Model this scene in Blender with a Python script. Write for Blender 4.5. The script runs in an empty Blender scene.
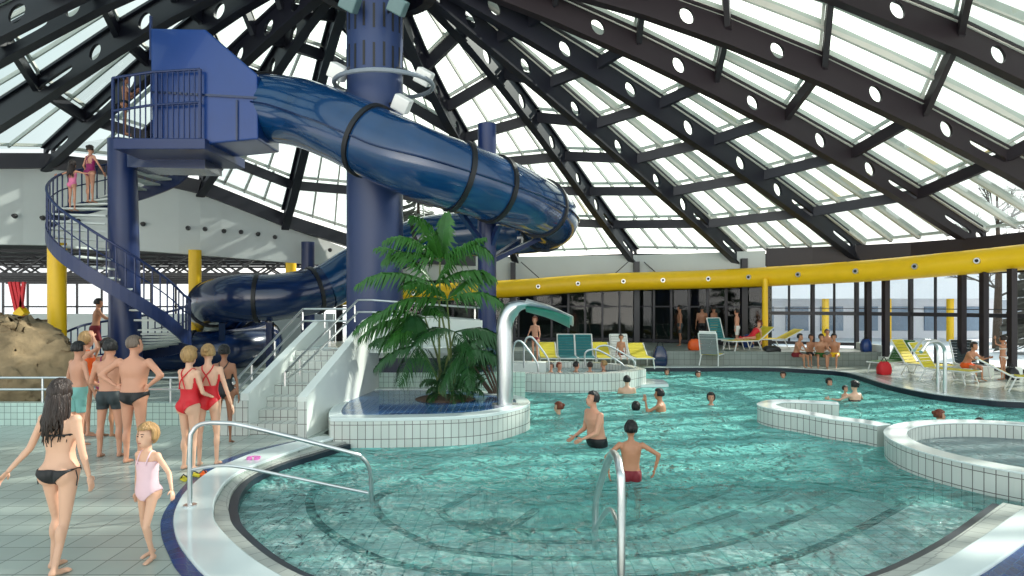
import bpy, bmesh, math, random
import numpy as np
from mathutils import Vector, Matrix, noise
random.seed(7)
PI = math.pi
sc = bpy.context.scene
COL = sc.collection
F, HC, HY = 640.0, 2.3, 302.0
def P(x, y, d): return Vector(((x-512)/F*d, d, HC-(y-HY)/F*d))
def G(x, y, z=0.0):
    d = F*(HC-z)/(y-HY); return Vector(((x-512)/F*d, d, z))
def PX(x, d, z): return Vector(((x-512)/F*d, d, z))
# ------------------------------------------------------------------ materials
MATS = {}
def srgb(c):
    return tuple(((v/255)/12.92 if v/255 <= .04045 else ((v/255+.055)/1.055)**2.4) for v in c)+(1,)
def nt(name):
    m = bpy.data.materials.new(name); m.use_nodes = True
    t = m.node_tree; t.nodes.clear()
    o = t.nodes.new('ShaderNodeOutputMaterial')
    return m, t, o
def N(t, typ, **kw):
    n = t.nodes.new(typ)
    for k, v in kw.items():
        if k.startswith('i_'): n.inputs[k[2:].replace('_', ' ')].default_value = v
        else: setattr(n, k, v)
    return n
def mat(name, rgb, rough=.5, metal=0, var=.12, scale=6, bump=0, spec=.5, coat=0, sub=0):
    if name in MATS: return MATS[name]
    m, t, o = nt(name)
    b = N(t, 'ShaderNodeBsdfPrincipled'); t.links.new(b.outputs[0], o.inputs[0])
    b.inputs['Roughness'].default_value = rough; b.inputs['Metallic'].default_value = metal
    b.inputs['Specular IOR Level'].default_value = spec
    b.inputs['Coat Weight'].default_value = coat
    tc = N(t, 'ShaderNodeTexCoord'); no = N(t, 'ShaderNodeTexNoise'); no.inputs['Scale'].default_value = scale
    no.inputs['Detail'].default_value = 4
    t.links.new(tc.outputs['Object'], no.inputs[0])
    mx = N(t, 'ShaderNodeMix', data_type='RGBA')
    c = srgb(rgb)
    mx.inputs[6].default_value = tuple(v*(1-var) for v in c[:3])+(1,)
    mx.inputs[7].default_value = tuple(min(1, v*(1+var)) for v in c[:3])+(1,)
    t.links.new(no.outputs[0], mx.inputs[0]); t.links.new(mx.outputs[2], b.inputs['Base Color'])
    if bump:
        bp = N(t, 'ShaderNodeBump'); bp.inputs['Strength'].default_value = bump; bp.inputs['Distance'].default_value = .05
        t.links.new(no.outputs[0], bp.inputs['Height']); t.links.new(bp.outputs[0], b.inputs['Normal'])
    MATS[name] = m; return m
def tiles(name, rgb, grout, w, h, mortar=.008, rough=.25, uv=True, var=.06, off=0.0):
    if name in MATS: return MATS[name]
    m, t, o = nt(name)
    b = N(t, 'ShaderNodeBsdfPrincipled'); t.links.new(b.outputs[0], o.inputs[0]); b.inputs['Roughness'].default_value = rough
    tc = N(t, 'ShaderNodeTexCoord'); br = N(t, 'ShaderNodeTexBrick'); br.offset = off; br.squash = 1
    br.inputs['Scale'].default_value = 1; br.inputs['Mortar Size'].default_value = mortar
    br.inputs['Mortar Smooth'].default_value = .1
    br.inputs['Brick Width'].default_value = w; br.inputs['Row Height'].default_value = h
    c = srgb(rgb)
    br.inputs['Color1'].default_value = tuple(v*(1-var) for v in c[:3])+(1,)
    br.inputs['Color2'].default_value = tuple(min(1, v*(1+var)) for v in c[:3])+(1,)
    br.inputs['Mortar'].default_value = srgb(grout)
    t.links.new(tc.outputs['UV' if uv else 'Object'], br.inputs[0])
    no = N(t, 'ShaderNodeTexNoise'); no.inputs['Scale'].default_value = .9; no.inputs['Detail'].default_value = 5
    t.links.new(tc.outputs['Object'], no.inputs[0])
    mr = N(t, 'ShaderNodeMapRange'); mr.inputs[1].default_value = .3; mr.inputs[2].default_value = .7
    mr.inputs[3].default_value = .86; mr.inputs[4].default_value = 1.0
    t.links.new(no.outputs[0], mr.inputs[0])
    mx = N(t, 'ShaderNodeMix', data_type='RGBA', blend_type='MULTIPLY'); mx.inputs[0].default_value = 1
    t.links.new(br.outputs['Color'], mx.inputs[6]); t.links.new(mr.outputs[0], mx.inputs[7])
    t.links.new(mx.outputs[2], b.inputs['Base Color'])
    bp = N(t, 'ShaderNodeBump'); bp.inputs['Strength'].default_value = .35; bp.inputs['Distance'].default_value = .01; bp.invert = True
    t.links.new(br.outputs['Fac'], bp.inputs['Height']); t.links.new(bp.outputs[0], b.inputs['Normal'])
    MATS[name] = m; return m
def glass(name, tint, refl=1.0, opaque=0.0, rgb=(200, 205, 205)):
    if name in MATS: return MATS[name]
    m, t, o = nt(name)
    tr = N(t, 'ShaderNodeBsdfTransparent'); tr.inputs[0].default_value = tint+(1,)
    gl = N(t, 'ShaderNodeBsdfGlossy'); gl.inputs['Roughness'].default_value = .03
    fr = N(t, 'ShaderNodeFresnel'); fr.inputs[0].default_value = 1.45
    mu = N(t, 'ShaderNodeMath', operation='MULTIPLY'); mu.inputs[1].default_value = refl
    mx = N(t, 'ShaderNodeMixShader'); t.links.new(fr.outputs[0], mu.inputs[0]); t.links.new(mu.outputs[0], mx.inputs[0])
    t.links.new(tr.outputs[0], mx.inputs[1]); t.links.new(gl.outputs[0], mx.inputs[2])
    if opaque:
        tc = N(t, 'ShaderNodeTexCoord'); no = N(t, 'ShaderNodeTexNoise'); no.inputs['Scale'].default_value = 1.2
        t.links.new(tc.outputs['Object'], no.inputs[0])
        tl = N(t, 'ShaderNodeBsdfTranslucent'); tl.inputs[0].default_value = srgb(rgb)
        m2 = N(t, 'ShaderNodeMath', operation='MULTIPLY'); m2.inputs[1].default_value = opaque*2
        t.links.new(no.outputs[0], m2.inputs[0])
        mm = N(t, 'ShaderNodeMixShader'); t.links.new(m2.outputs[0], mm.inputs[0])
        t.links.new(mx.outputs[0], mm.inputs[1]); t.links.new(tl.outputs[0], mm.inputs[2]); mx = mm
    t.links.new(mx.outputs[0], o.inputs[0])
    MATS[name] = m; return m
def water_mat(name, bscale, dist, absorb, density, turb=(.34, .98, .90), milk=.22, scat=.14):
    m, t, o = nt(name)
    tc = N(t, 'ShaderNodeTexCoord')
    mp = N(t, 'ShaderNodeMapping'); mp.inputs['Scale'].default_value = (1, 1.25, 1)
    t.links.new(tc.outputs['Object'], mp.inputs[0])
    n1 = N(t, 'ShaderNodeTexNoise'); n1.inputs['Scale'].default_value = bscale; n1.inputs['Detail'].default_value = 3; n1.inputs['Distortion'].default_value = 1.2
    n2 = N(t, 'ShaderNodeTexNoise'); n2.inputs['Scale'].default_value = bscale*3.3; n2.inputs['Detail'].default_value = 2; n2.inputs['Distortion'].default_value = .8
    for n in (n1, n2): t.links.new(mp.outputs[0], n.inputs[0])
    ad = N(t, 'ShaderNodeMath', operation='MULTIPLY_ADD'); ad.inputs[1].default_value = .42
    t.links.new(n2.outputs[0], ad.inputs[0]); t.links.new(n1.outputs[0], ad.inputs[2])
    bp = N(t, 'ShaderNodeBump'); bp.inputs['Strength'].default_value = 1; bp.inputs['Distance'].default_value = dist
    t.links.new(ad.outputs[0], bp.inputs['Height'])
    fr = N(t, 'ShaderNodeFresnel'); fr.inputs[0].default_value = 1.33; t.links.new(bp.outputs[0], fr.inputs[1])
    gl = N(t, 'ShaderNodeBsdfGlossy'); gl.inputs['Roughness'].default_value = .04; t.links.new(bp.outputs[0], gl.inputs['Normal'])
    tr = N(t, 'ShaderNodeBsdfTransparent'); rf = N(t, 'ShaderNodeBsdfRefraction'); rf.inputs['IOR'].default_value = 1.33
    rf.inputs['Roughness'].default_value = 0.0; t.links.new(bp.outputs[0], rf.inputs['Normal'])
    m0 = N(t, 'ShaderNodeMixShader'); m0.inputs[0].default_value = .1
    t.links.new(tr.outputs[0], m0.inputs[1]); t.links.new(rf.outputs[0], m0.inputs[2])
    mx = N(t, 'ShaderNodeMixShader'); t.links.new(fr.outputs[0], mx.inputs[0])
    df = N(t, 'ShaderNodeBsdfDiffuse'); df.inputs[0].default_value = turb+(1,); t.links.new(bp.outputs[0], df.inputs['Normal'])
    m1 = N(t, 'ShaderNodeMixShader'); m1.inputs[0].default_value = milk
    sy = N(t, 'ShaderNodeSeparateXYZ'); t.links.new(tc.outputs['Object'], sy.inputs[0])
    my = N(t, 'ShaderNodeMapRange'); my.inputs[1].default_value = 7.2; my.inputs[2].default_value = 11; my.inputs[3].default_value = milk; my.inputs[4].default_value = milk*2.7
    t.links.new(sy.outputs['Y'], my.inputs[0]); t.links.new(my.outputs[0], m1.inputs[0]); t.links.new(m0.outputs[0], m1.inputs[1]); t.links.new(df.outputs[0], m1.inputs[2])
    t.links.new(m1.outputs[0], mx.inputs[1]); t.links.new(gl.outputs[0], mx.inputs[2]); t.links.new(mx.outputs[0], o.inputs[0])
    va = N(t, 'ShaderNodeVolumeAbsorption'); va.inputs[0].default_value = absorb+(1,); va.inputs[1].default_value = density
    vs = N(t, 'ShaderNodeVolumeScatter'); vs.inputs[0].default_value = (.62, .97, .93, 1); vs.inputs[1].default_value = scat
    av = N(t, 'ShaderNodeAddShader'); t.links.new(va.outputs[0], av.inputs[0]); t.links.new(vs.outputs[0], av.inputs[1])
    t.links.new(av.outputs[0], o.inputs['Volume'])
    return m
M_steel = mat('dark_painted_steel', (18, 20, 32), .42, var=.25, scale=2, spec=.6)
M_steelr = mat('dark_brown_steel', (34, 26, 32), .48, var=.2, scale=2)
M_bar = mat('pale_aluminium_bar', (205, 205, 196), .5, var=.1, scale=3)
M_mull = mat('mullion_steel', (38, 36, 44), .4, var=.15)
M_chrome = mat('brushed_steel', (214, 216, 216), .3, 1, var=.08, scale=20)
M_white = mat('white_render', (228, 232, 226), .7, var=.04, scale=3, bump=.05)
M_wallg = mat('grey_white_panel', (200, 206, 204), .6, var=.05, scale=1.5)
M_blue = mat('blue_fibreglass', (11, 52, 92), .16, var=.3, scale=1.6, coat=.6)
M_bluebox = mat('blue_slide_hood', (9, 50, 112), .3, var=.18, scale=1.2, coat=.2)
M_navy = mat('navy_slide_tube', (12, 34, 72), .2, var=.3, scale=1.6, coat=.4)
M_bluep = mat('blue_painted_steel', (14, 36, 82), .35, var=.15, scale=3)
M_col = mat('slate_blue_column', (32, 50, 90), .4, var=.12, scale=1.2)
M_black = mat('black_rubber', (14, 15, 20), .5)
M_yel = mat('yellow_duct', (240, 192, 10), .4, var=.08, scale=3)
M_tread = mat('pale_stair_tread', (205, 210, 206), .5, var=.06)
M_deck = tiles('deck_tile', (176, 186, 178), (128, 136, 130), .3, .3, .006, .22, uv=False)
M_gut = tiles('gutter_tile', (186, 188, 180), (132, 134, 130), .2, .2, .006, .35)
M_curb = mat('glossy_white_curb', (226, 234, 232), .12, var=.03, scale=2)
M_bluet = tiles('dark_blue_tile', (14, 56, 116), (50, 88, 124), .12, .12, .004, .2, var=.2)
M_wt = tiles('white_pool_tile', (216, 219, 212), (122, 118, 114), .13, .24, .006, .2)
M_wtg = tiles('pale_green_tile', (190, 214, 204), (120, 140, 132), .12, .12, .005, .25)
M_pf = tiles('pool_floor_tile', (240, 248, 246), (150, 190, 190), .2, .2, .008, .4, uv=False)
M_nose = mat('dark_step_edge', (22, 34, 48), .4)
M_bwall = tiles('grey_bench_tile', (132, 140, 134), (96, 102, 98), .2, .2, .006, .4)
M_rock = mat('artificial_rock', (146, 124, 94), .9, var=.6, scale=3.5, bump=1)
M_leaf = mat('palm_leaf', (44, 94, 30), .42, var=.45, scale=4)
M_leafd = mat('dark_leaf', (34, 78, 34), .45, var=.4, scale=4)
M_stem = mat('palm_stem', (98, 112, 58), .6, var=.3)
M_soil = mat('planter_soil', (90, 74, 62), .95, var=.4, scale=20, bump=.5)
M_glassr = glass('roof_glass', (.80, .88, .88), .25)
M_glassw = glass('window_glass', (.98, .99, .99), .5)
M_dglass = glass('dark_glass', (.55, .6, .6), 1.2)
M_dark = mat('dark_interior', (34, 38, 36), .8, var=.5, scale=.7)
M_conc = mat('concrete_ceiling', (60, 66, 70), .8, var=.15)
M_snow = mat('snow', (225, 230, 236), .8, var=.05, scale=.4)
M_bark = mat('bark', (84, 70, 60), .9, var=.3)
M_twig = mat('bare_twigs', (96, 92, 88), .9, var=.3)
M_bldw = mat('building_render', (232, 234, 240), .8, var=.04)
M_winb = mat('building_window', (130, 150, 172), .25)
M_ly = mat('yellow_lounger_fabric', (214, 196, 48), .6, var=.1)
M_lw = mat('white_plastic', (225, 226, 222), .4, var=.03)
M_lt = mat('teal_lounger_fabric', (40, 118, 122), .6)
M_lgn = mat('green_towel', (44, 96, 40), .9)
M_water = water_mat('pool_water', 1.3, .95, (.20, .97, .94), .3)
M_wtub = water_mat('tub_water', 3.4, .35, (.6, .9, .93), .5, (.7, .84, .86), .35)
M_wpl = water_mat('planter_water', 3.0, .08, (.5, .8, .95), .5)
M_red = mat('red_swimsuit', (206, 26, 38), .55, var=.08)
M_sblack = mat('black_swimwear', (14, 15, 20), .5)
M_sgrey = mat('charcoal_trunks', (46, 56, 60), .6, var=.2)
M_steal = mat('pale_teal_shorts', (120, 176, 168), .7)
M_sdred = mat('dark_red_trunks', (120, 18, 32), .6)
M_spink = mat('pink_swimsuit', (226, 120, 160), .6, var=.15)
M_slpink = mat('pale_pink_swimsuit', (232, 196, 204), .7, var=.08)
M_smag = mat('magenta_swimsuit', (150, 26, 96), .6)
M_org = mat('orange_plastic', (232, 92, 24), .5)
def hairm(name, rgb, **k):
    m = mat(name, rgb, .42, var=.55, scale=38, bump=.8); t = m.node_tree
    tc = [n for n in t.nodes if n.type == 'TEX_COORD'][0]; no = [n for n in t.nodes if n.type == 'TEX_NOISE'][0]
    mp = t.nodes.new('ShaderNodeMapping'); mp.inputs['Scale'].default_value = (1, 1, .12)
    t.links.new(tc.outputs['Object'], mp.inputs[0]); t.links.new(mp.outputs[0], no.inputs[0]); return m
M_hbr = hairm('dark_brown_hair', (40, 26, 20))
M_hbk = hairm('black_hair', (16, 13, 14))
M_hbl = hairm('blond_hair', (168, 132, 84))
M_hgr = hairm('cropped_grey_hair', (112, 96, 84))
M_hau = hairm('auburn_hair', (118, 52, 28))
M_eye = mat('eye_dark', (30, 22, 20), .2)
M_lip = mat('lips', (170, 96, 88), .5)
SK = [mat('skin_fair', (220, 172, 144), .48, var=.07, scale=5), mat('skin_rosy', (206, 148, 120), .48, var=.08, scale=5),
      mat('skin_tan', (184, 128, 96), .48, var=.08, scale=5), mat('skin_brown', (150, 102, 76), .5, var=.08, scale=5)]
# ------------------------------------------------------------------ mesh helper
def tagp(o, label=None, cat=None, group=None, kind=None):
    if label: o['label'] = label
    if cat: o['category'] = cat
    if group: o['group'] = group
    if kind: o['kind'] = kind
    return o
def link(name, me, m, parent=None):
    o = bpy.data.objects.new(name, me); COL.objects.link(o)
    if m:
        me.materials.clear(); me.materials.append(m)
    if parent: o.parent = parent
    return o
def thing(name, loc, label, cat, group=None, rz=0):
    o = bpy.data.objects.new(name, None); COL.objects.link(o); o.location = loc; o.rotation_euler = (0, 0, rz)
    o.empty_display_size = .2
    return tagp(o, label, cat, group)
def copy_tree(o, parent=None):
    c = o.copy(); COL.objects.link(c)
    if parent: c.parent = parent
    for ch in list(o.children): copy_tree(ch, c)
    return c
def cr(pts, n=8, closed=False):
    """Catmull-Rom through tuples of any length"""
    A = [np.array(p, float) for p in pts]; out = []
    L = len(A); rng = range(L if closed else L-1)
    for i in rng:
        p1, p2 = A[i], A[(i+1) % L]
        p0 = A[(i-1) % L] if (closed or i > 0) else 2*p1-p2
        p3 = A[(i+2) % L] if (closed or i+2 < L) else 2*p2-p1
        for k in range(n):
            t = k/n
            out.append(.5*((2*p1)+(-p0+p2)*t+(2*p0-5*p1+4*p2-p3)*t*t+(-p0+3*p1-3*p2+p3)*t**3))
    if not closed: out.append(A[-1])
    return [tuple(p) for p in out]
class MB:
    def __init__(s): s.v = []; s.f = []; s.uv = {}
    def add(s, vs, fs, uvs=None):
        b = len(s.v); s.v += [tuple(v) for v in vs]
        for k, f in enumerate(fs):
            if uvs: s.uv[len(s.f)] = uvs[k]
            s.f.append(tuple(b+i for i in f))
        return s
    def box(s, c, size, rot=None):
        vs = []
        for x in (-.5, .5):
            for y in (-.5, .5):
                for z in (-.5, .5):
                    v = Vector((x*size[0], y*size[1], z*size[2]))
                    if rot is not None: v = rot @ v
                    vs.append(v+Vector(c))
        return s.add(vs, [(0, 1, 3, 2), (4, 6, 7, 5), (0, 4, 5, 1), (2, 3, 7, 6), (0, 2, 6, 4), (1, 5, 7, 3)])
    def bar(s, a, b, w, h=None, up=(0, 0, 1)):
        a, b = Vector(a), Vector(b); h = h or w; d = b-a
        if d.length < 1e-6: return s
        z = d.normalized(); u = Vector(up)
        if abs(z.dot(u)) > .97: u = Vector((0, 1, 0))
        x = z.cross(u).normalized(); y = x.cross(z)
        R = Matrix((x, y, z)).transposed()
        return s.box((a+b)/2, (w, h, d.length), R)
    def tube(s, pts, r, seg=10, caps=True, sq=None):
        pts = [Vector(p[:3]) for p in pts]; n = len(pts)
        rs = r if isinstance(r, (list, tuple)) else [r]*n
        vs, fs, uvs = [], [], []; u = None; L = 0
        for i in range(n):
            t = (pts[min(i+1, n-1)]-pts[max(i-1, 0)]).normalized()
            if u is None:
                u = t.cross(Vector((0, 0, 1)))
                if u.length < .1: u = t.cross(Vector((0, 1, 0)))
                u.normalize()
            else: u = (u-t*u.dot(t)).normalized()
            w = t.cross(u)
            for k in range(seg):
                a = 2*PI*k/seg
                vs.append(pts[i]+(u*math.cos(a)*rs[i]+w*math.sin(a)*rs[i]*(sq or 1)))
        for i in range(n-1):
            l0 = L; L += (pts[i+1]-pts[i]).length
            for k in range(seg):
                k2 = (k+1) % seg
                fs.append((i*seg+k, i*seg+k2, (i+1)*seg+k2, (i+1)*seg+k))
                uvs.append([(k/seg, l0), ((k+1)/seg, l0), ((k+1)/seg, L), (k/seg, L)])
        if caps:
            fs.append(tuple(range(seg-1, -1, -1))); fs.append(tuple((n-1)*seg+k for k in range(seg)))
            uvs += [[(0, 0)]*seg]*2
        return s.add(vs, fs, uvs)
    def ell(s, c, r, rot=None, nu=16, nv=10):
        vs, fs = [], []
        for j in range(nv+1):
            ph = PI*j/nv
            for i in range(nu):
                th = 2*PI*i/nu
                v = Vector((r[0]*math.sin(ph)*math.cos(th), r[1]*math.sin(ph)*math.sin(th), r[2]*math.cos(ph)))
                if rot is not None: v = rot @ v
                vs.append(v+Vector(c))
        for j in range(nv):
            for i in range(nu):
                a, b = j*nu+i, j*nu+(i+1) % nu
                fs.append((a, a+nu, b+nu, b))
        return s.add(vs, fs)
    def loft(s, rings, caps=True):
        n = len(rings[0]); vs = [v for r in rings for v in r]; fs = []
        for i in range(len(rings)-1):
            for k in range(n):
                k2 = (k+1) % n; fs.append((i*n+k, i*n+k2, (i+1)*n+k2, (i+1)*n+k))
        if caps:
            fs.append(tuple(range(n-1, -1, -1))); fs.append(tuple((len(rings)-1)*n+k for k in range(n)))
        return s.add(vs, fs)
    def prism(s, outline, z0, z1, bottom=True):
        """vertical extrusion of a plan outline; uv on sides = arc length, height"""
        n = len(outline); L = [0]
        for i in range(n):
            a, b = outline[i], outline[(i+1) % n]; L.append(L[-1]+math.hypot(a[0]-b[0], a[1]-b[1]))
        vs = [(p[0], p[1], z0) for p in outline]+[(p[0], p[1], z1) for p in outline]
        fs, uvs = [], []
        for i in range(n):
            j = (i+1) % n
            fs.append((i, j, n+j, n+i)); uvs.append([(L[i], z0), (L[i+1], z0), (L[i+1], z1), (L[i], z1)])
        fs.append(tuple(n+i for i in range(n))); uvs.append([(p[0], p[1]) for p in outline])
        if bottom:
            fs.append(tuple(range(n-1, -1, -1))); uvs.append([(p[0], p[1]) for p in outline[::-1]])
        return s.add(vs, fs, uvs)
    def strip(s, A, B, z0, z1):
        """band between two plan curves of equal count, thickness z0..z1"""
        n = len(A); vs = []
        for a, b in zip(A, B): vs += [(a[0], a[1], z1), (b[0], b[1], z1), (b[0], b[1], z0), (a[0], a[1], z0)]
        fs, uvs = [], []; L = 0
        for i in range(n-1):
            l0 = L; L += math.hypot(A[i+1][0]-A[i][0], A[i+1][1]-A[i][1])
            w = math.hypot(A[i][0]-B[i][0], A[i][1]-B[i][1])
            for k in range(4):
                k2 = (k+1) % 4; fs.append((i*4+k, i*4+k2, (i+1)*4+k2, (i+1)*4+k))
                h = w if k in (0, 2) else z1-z0
                uvs.append([(l0, 0), (l0, h), (L, h), (L, 0)])
        fs += [(3, 2, 1, 0), tuple((n-1)*4+k for k in range(4))]; uvs += [[(.06, .1)]*4]*2
        return s.add(vs, fs, uvs)
    def poly(s, pts, thick):
        """planar 3D polygon extruded by vector"""
        n = len(pts); t = Vector(thick)
        vs = [Vector(p) for p in pts]+[Vector(p)+t for p in pts]
        fs = [tuple(range(n)), tuple(range(2*n-1, n-1, -1))]+[(i, n+i, n+(i+1) % n, (i+1) % n) for i in range(n)]
        a = Vector(pts[0]); ex = (Vector(pts[1])-a); ex.z = 0; ex = ex.normalized() if ex.length > 1e-5 else Vector((1, 0, 0))
        uvs = [[((v-a).dot(ex), v.z) for v in [vs[i] for i in f]] for f in fs]
        return s.add(vs, fs, uvs)
    def mesh(s, name, off=None, smooth=False, ang=35):
        me = bpy.data.meshes.new(name)
        vs = s.v if off is None else [(v[0]-off[0], v[1]-off[1], v[2]-off[2]) for v in s.v]
        me.from_pydata([tuple(v) for v in vs], [], s.f)
        if s.uv:
            ul = me.uv_layers.new(name='UVMap'); li = 0
            for k, f in enumerate(s.f):
                u = s.uv.get(k)
                for q in range(len(f)):
                    if u: ul.data[li+q].uv = u[q]
                li += len(f)
        bm = bmesh.new(); bm.from_mesh(me); bmesh.ops.recalc_face_normals(bm, faces=bm.faces); bm.to_mesh(me); bm.free()
        if smooth: me.shade_smooth(); 
        if smooth and ang: me.set_sharp_from_angle(angle=math.radians(ang))
        return me
    def build(s, name, m, parent=None, smooth=False, world=True, origin=None, ang=35, bevel=0):
        off = None
        if parent is not None and world: 
            p = parent; off = Vector((0, 0, 0))
            while p: off = off+p.location; p = p.parent
        if origin is not None: off = Vector(origin)
        me = s.mesh(name, off, smooth, ang); o = link(name, me, m, parent)
        if origin is not None and parent is None: o.location = origin
        if bevel:
            b = o.modifiers.new('bevel', 'BEVEL'); b.width = bevel; b.segments = 2; b.limit_method = 'ANGLE'
        return o
def struct(mb, name, m, **kw):
    o = mb.build(name, m, **kw); o['kind'] = 'structure'; return o
# ------------------------------------------------------------------ roof
CX, CY = (375-512)/F*17, 17.0
CC = np.array([CX, CY])
BEAMS = [  # foot (px,py,d), then image points along the girder
 [(-700, 60, 9), (-250, 60), (40, -60)],
 [(-420, 120, 14), (-150, 95), (0, 28), (60, -12)],
 [(-230, 165, 17), (0, 50), (54, 18), (95, -5)],
 [(-70, 160, 20), (0, 118), (71, 68), (153, 17), (185, -2)],
 [(45, 160, 22), (80, 125), (150, 68), (200, 25), (235, 0)],
 [(118, 168, 23), (233, 63), (271, 25), (292, 8)],
 [(200, 186, 24), (221, 153), (270, 73), (301, 25), (317, 0)],
 [(285, 220, 26), (300, 155), (325, 75), (337, 0)],
 [(400, 256, 29), (397, 180), (386, 60)],
 [(518, 262, 30), (467, 147), (403, 20)],
 [(636, 258, 29), (583, 187), (555, 147), (525, 106), (467, 33)],
 [(743, 260, 27), (702, 222), (668, 191), (628, 156), (580, 114), (527, 68)],
 [(862, 254, 25), (803, 210), (753, 171), (696, 133), (632, 92), (560, 46)],
 [(985, 242, 22.5), (956, 225), (896, 186), (828, 145), (752, 101), (665, 59), (575, 18)],
 [(1120, 228, 19.5), (979, 148), (882, 97), (780, 49), (670, 11)],
 [(1290, 205, 17), (1024, 66), (890, 9), (780, -38)],
 [(1600, 165, 13.5), (1180, 20), (1000, -45)],
 [(2200, 80, 9), (1500, -60), (1200, -100)],
]
SZ = [1.0, .86, .73, .61, .49, .365, .24, .12]
PROF = np.array([[0, 11.9], [.12, 11.0], [.24, 10.4], [.38, 9.45], [.5, 8.7], [.62, 7.75], [.78, 6.25], [1, 4.3]])
def stdz(s): return np.interp(s, PROF[:, 0], PROF[:, 1])
EAVE, ZF = [], []
for b in BEAMS:
    E = P(*b[0]); e = np.array([E.x, E.y]); u = e-CC; S, Z = [1.0, 0.0], [E.z, 11.9]; W = [3, 1.5]
    for (x, y) in b[1:]:
        a = (x-512)/F; den = a*u[1]-u[0]
        s = (CC[0]-a*CC[1])/den; d = CC[1]+s*u[1]; z = HC-(y-HY)/F*d
        if .05 < s < 1.05 and abs(z-stdz(s)) < 2.5+2.2*(1-0)*s: S.append(s); Z.append(z); W.append(1.5)
    for s in np.linspace(.1, .9, 5): S.append(s); Z.append(stdz(s)+(E.z-4.3)*s); W.append(.25)
    co = np.polyfit(S, Z, 3, w=W)
    EAVE.append(e); ZF.append(co)
def node(i, s, dz=0.0):
    p = CC+s*(EAVE[i]-CC); return Vector((p[0], p[1], float(np.polyval(ZF[i], s))+dz))
GD = .86   # girder depth
TOP = GD/2-.06
RO = {0: [1, .61, .46, .35, .26, .19, .13, .09], 1: [1, .61, .46, .35, .26, .19, .13, .09], 2: [1, .61, .46, .35, .26, .19, .13, .09], 3: [1, .73, .54, .41, .31, .23, .16, .1],
 4: [1, .85, .63, .46, .35, .26, .18, .11], 5: [1, .85, .66, .51, .39, .29, .2, .12], 6: [1, .87, .71, .56, .43, .32, .22, .12], 7: [1, .87, .72, .58, .46, .34, .23, .12],
 14: [1, .83, .71, .57, .44, .33, .22, .11], 15: [1, .8, .64, .5, .38, .28, .19, .1], 16: [1, .74, .55, .41, .31, .23, .16, .09], 17: [1, .7, .5, .38, .28, .2, .14, .09]}
def rings_of(i): return RO.get(i, SZ)
def girder(i):
    SZ = rings_of(i)
    mb = MB()
    tang = Vector((EAVE[i][0]-CX, EAVE[i][1]-CY, 0)).normalized(); side = Vector((-tang.y, tang.x, 0))
    R = np.linalg.norm(EAVE[i]-CC)
    cells = []
    for j in range(len(SZ)-1):
        s1, s0 = SZ[j], SZ[j+1]
        if j == 0: cells += [(s0, s0+.35*(s1-s0), 0, 0), (s0+.35*(s1-s0), s0+.8*(s1-s0), 'slot', 0), (s0+.8*(s1-s0), s1, 'c', 0)]
        elif j == 1: cells += [(s0, s0+.5*(s1-s0), 'c', 0), (s0+.5*(s1-s0), s1, 'slot', 0)]
        else: cells += [(s0, s0+.3*(s1-s0), 0, 0), (s0+.3*(s1-s0), s0+.7*(s1-s0), 'c', 0), (s0+.7*(s1-s0), s1, 0, 0)]
    h = GD/2-.04; t = .05
    for (s0, s1, kind, _) in cells:
        a, b = node(i, s0), node(i, s1)
        q = [a-Vector((0, 0, h)), b-Vector((0, 0, h)), b+Vector((0, 0, h)), a+Vector((0, 0, h))]
        if not kind:
            mb.add([v+side*t for v in q]+[v-side*t for v in q], [(0, 1, 2, 3), (7, 6, 5, 4)])
            continue
        n = 24; outer, inner = [], []
        mid = (a+b)/2; ax = (b-a); L = ax.length; ax.normalize(); 
        ra, rb = (.22, .22) if kind == 'c' else (L*.44, .09)
        ra = min(ra, L*.45)
        for k in range(n):
            al = 2*PI*k/n+PI/n; c_, s_ = math.cos(al), math.sin(al)
            m_ = max(abs(c_), abs(s_)); x, z = c_/m_, s_/m_
            outer.append(mid+ax*(x*L/2)+Vector((0, 0, z*h)))
            if kind == 'c': inner.append(mid+ax*(c_*ra)+Vector((0, 0, s_*rb)))
            else: inner.append(mid+ax*(math.copysign(abs(c_)**.35, c_)*ra)+Vector((0, 0, math.copysign(abs(s_)**.6, s_)*rb)))
        # exact corners
        vs = [v+side*t for v in outer]+[v+side*t for v in inner]+[v-side*t for v in outer]+[v-side*t for v in inner]
        fs = []
        for k in range(n):
            k2 = (k+1) % n
            fs += [(k, k2, n+k2, n+k), (2*n+k2, 2*n+k, 3*n+k, 3*n+k2), (n+k, n+k2, 3*n+k2, 3*n+k)]
        cs = [(mid+ax*(sx*L/2)+Vector((0, 0, sz*h))) for sx, sz in ((1, 1), (-1, 1), (-1, -1), (1, -1))]
        nb = len(vs); 
        for q_, c in enumerate(cs): vs += [c+side*t, c-side*t]
        for q_ in range(4):
            k = int(round((PI/4+q_*PI/2-PI/n)/(2*PI/n)-.5)); k2 = (k+1) % n
            fs += [(k % n, nb+2*q_, k2), (2*n+k2, nb+2*q_+1, 2*n+k % n)]
        mb.add(vs, fs)
    ss = [.09]+[SZ[j] for j in range(len(SZ)-1, -1, -1)]
    for sgn in (1, -1):
        for a_, b_ in zip(ss[:-1], ss[1:]):
            dz = Vector((0, 0, sgn*(GD/2-.03))); mb.bar(node(i, a_)+dz, node(i, b_)+dz, .3, .07)
    return struct(mb, 'ceiling_beam', M_steelr if i >= 13 else M_steel)
NBM = len(BEAMS)
for i in range(NBM): girder(i)
wn = 0
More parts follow.
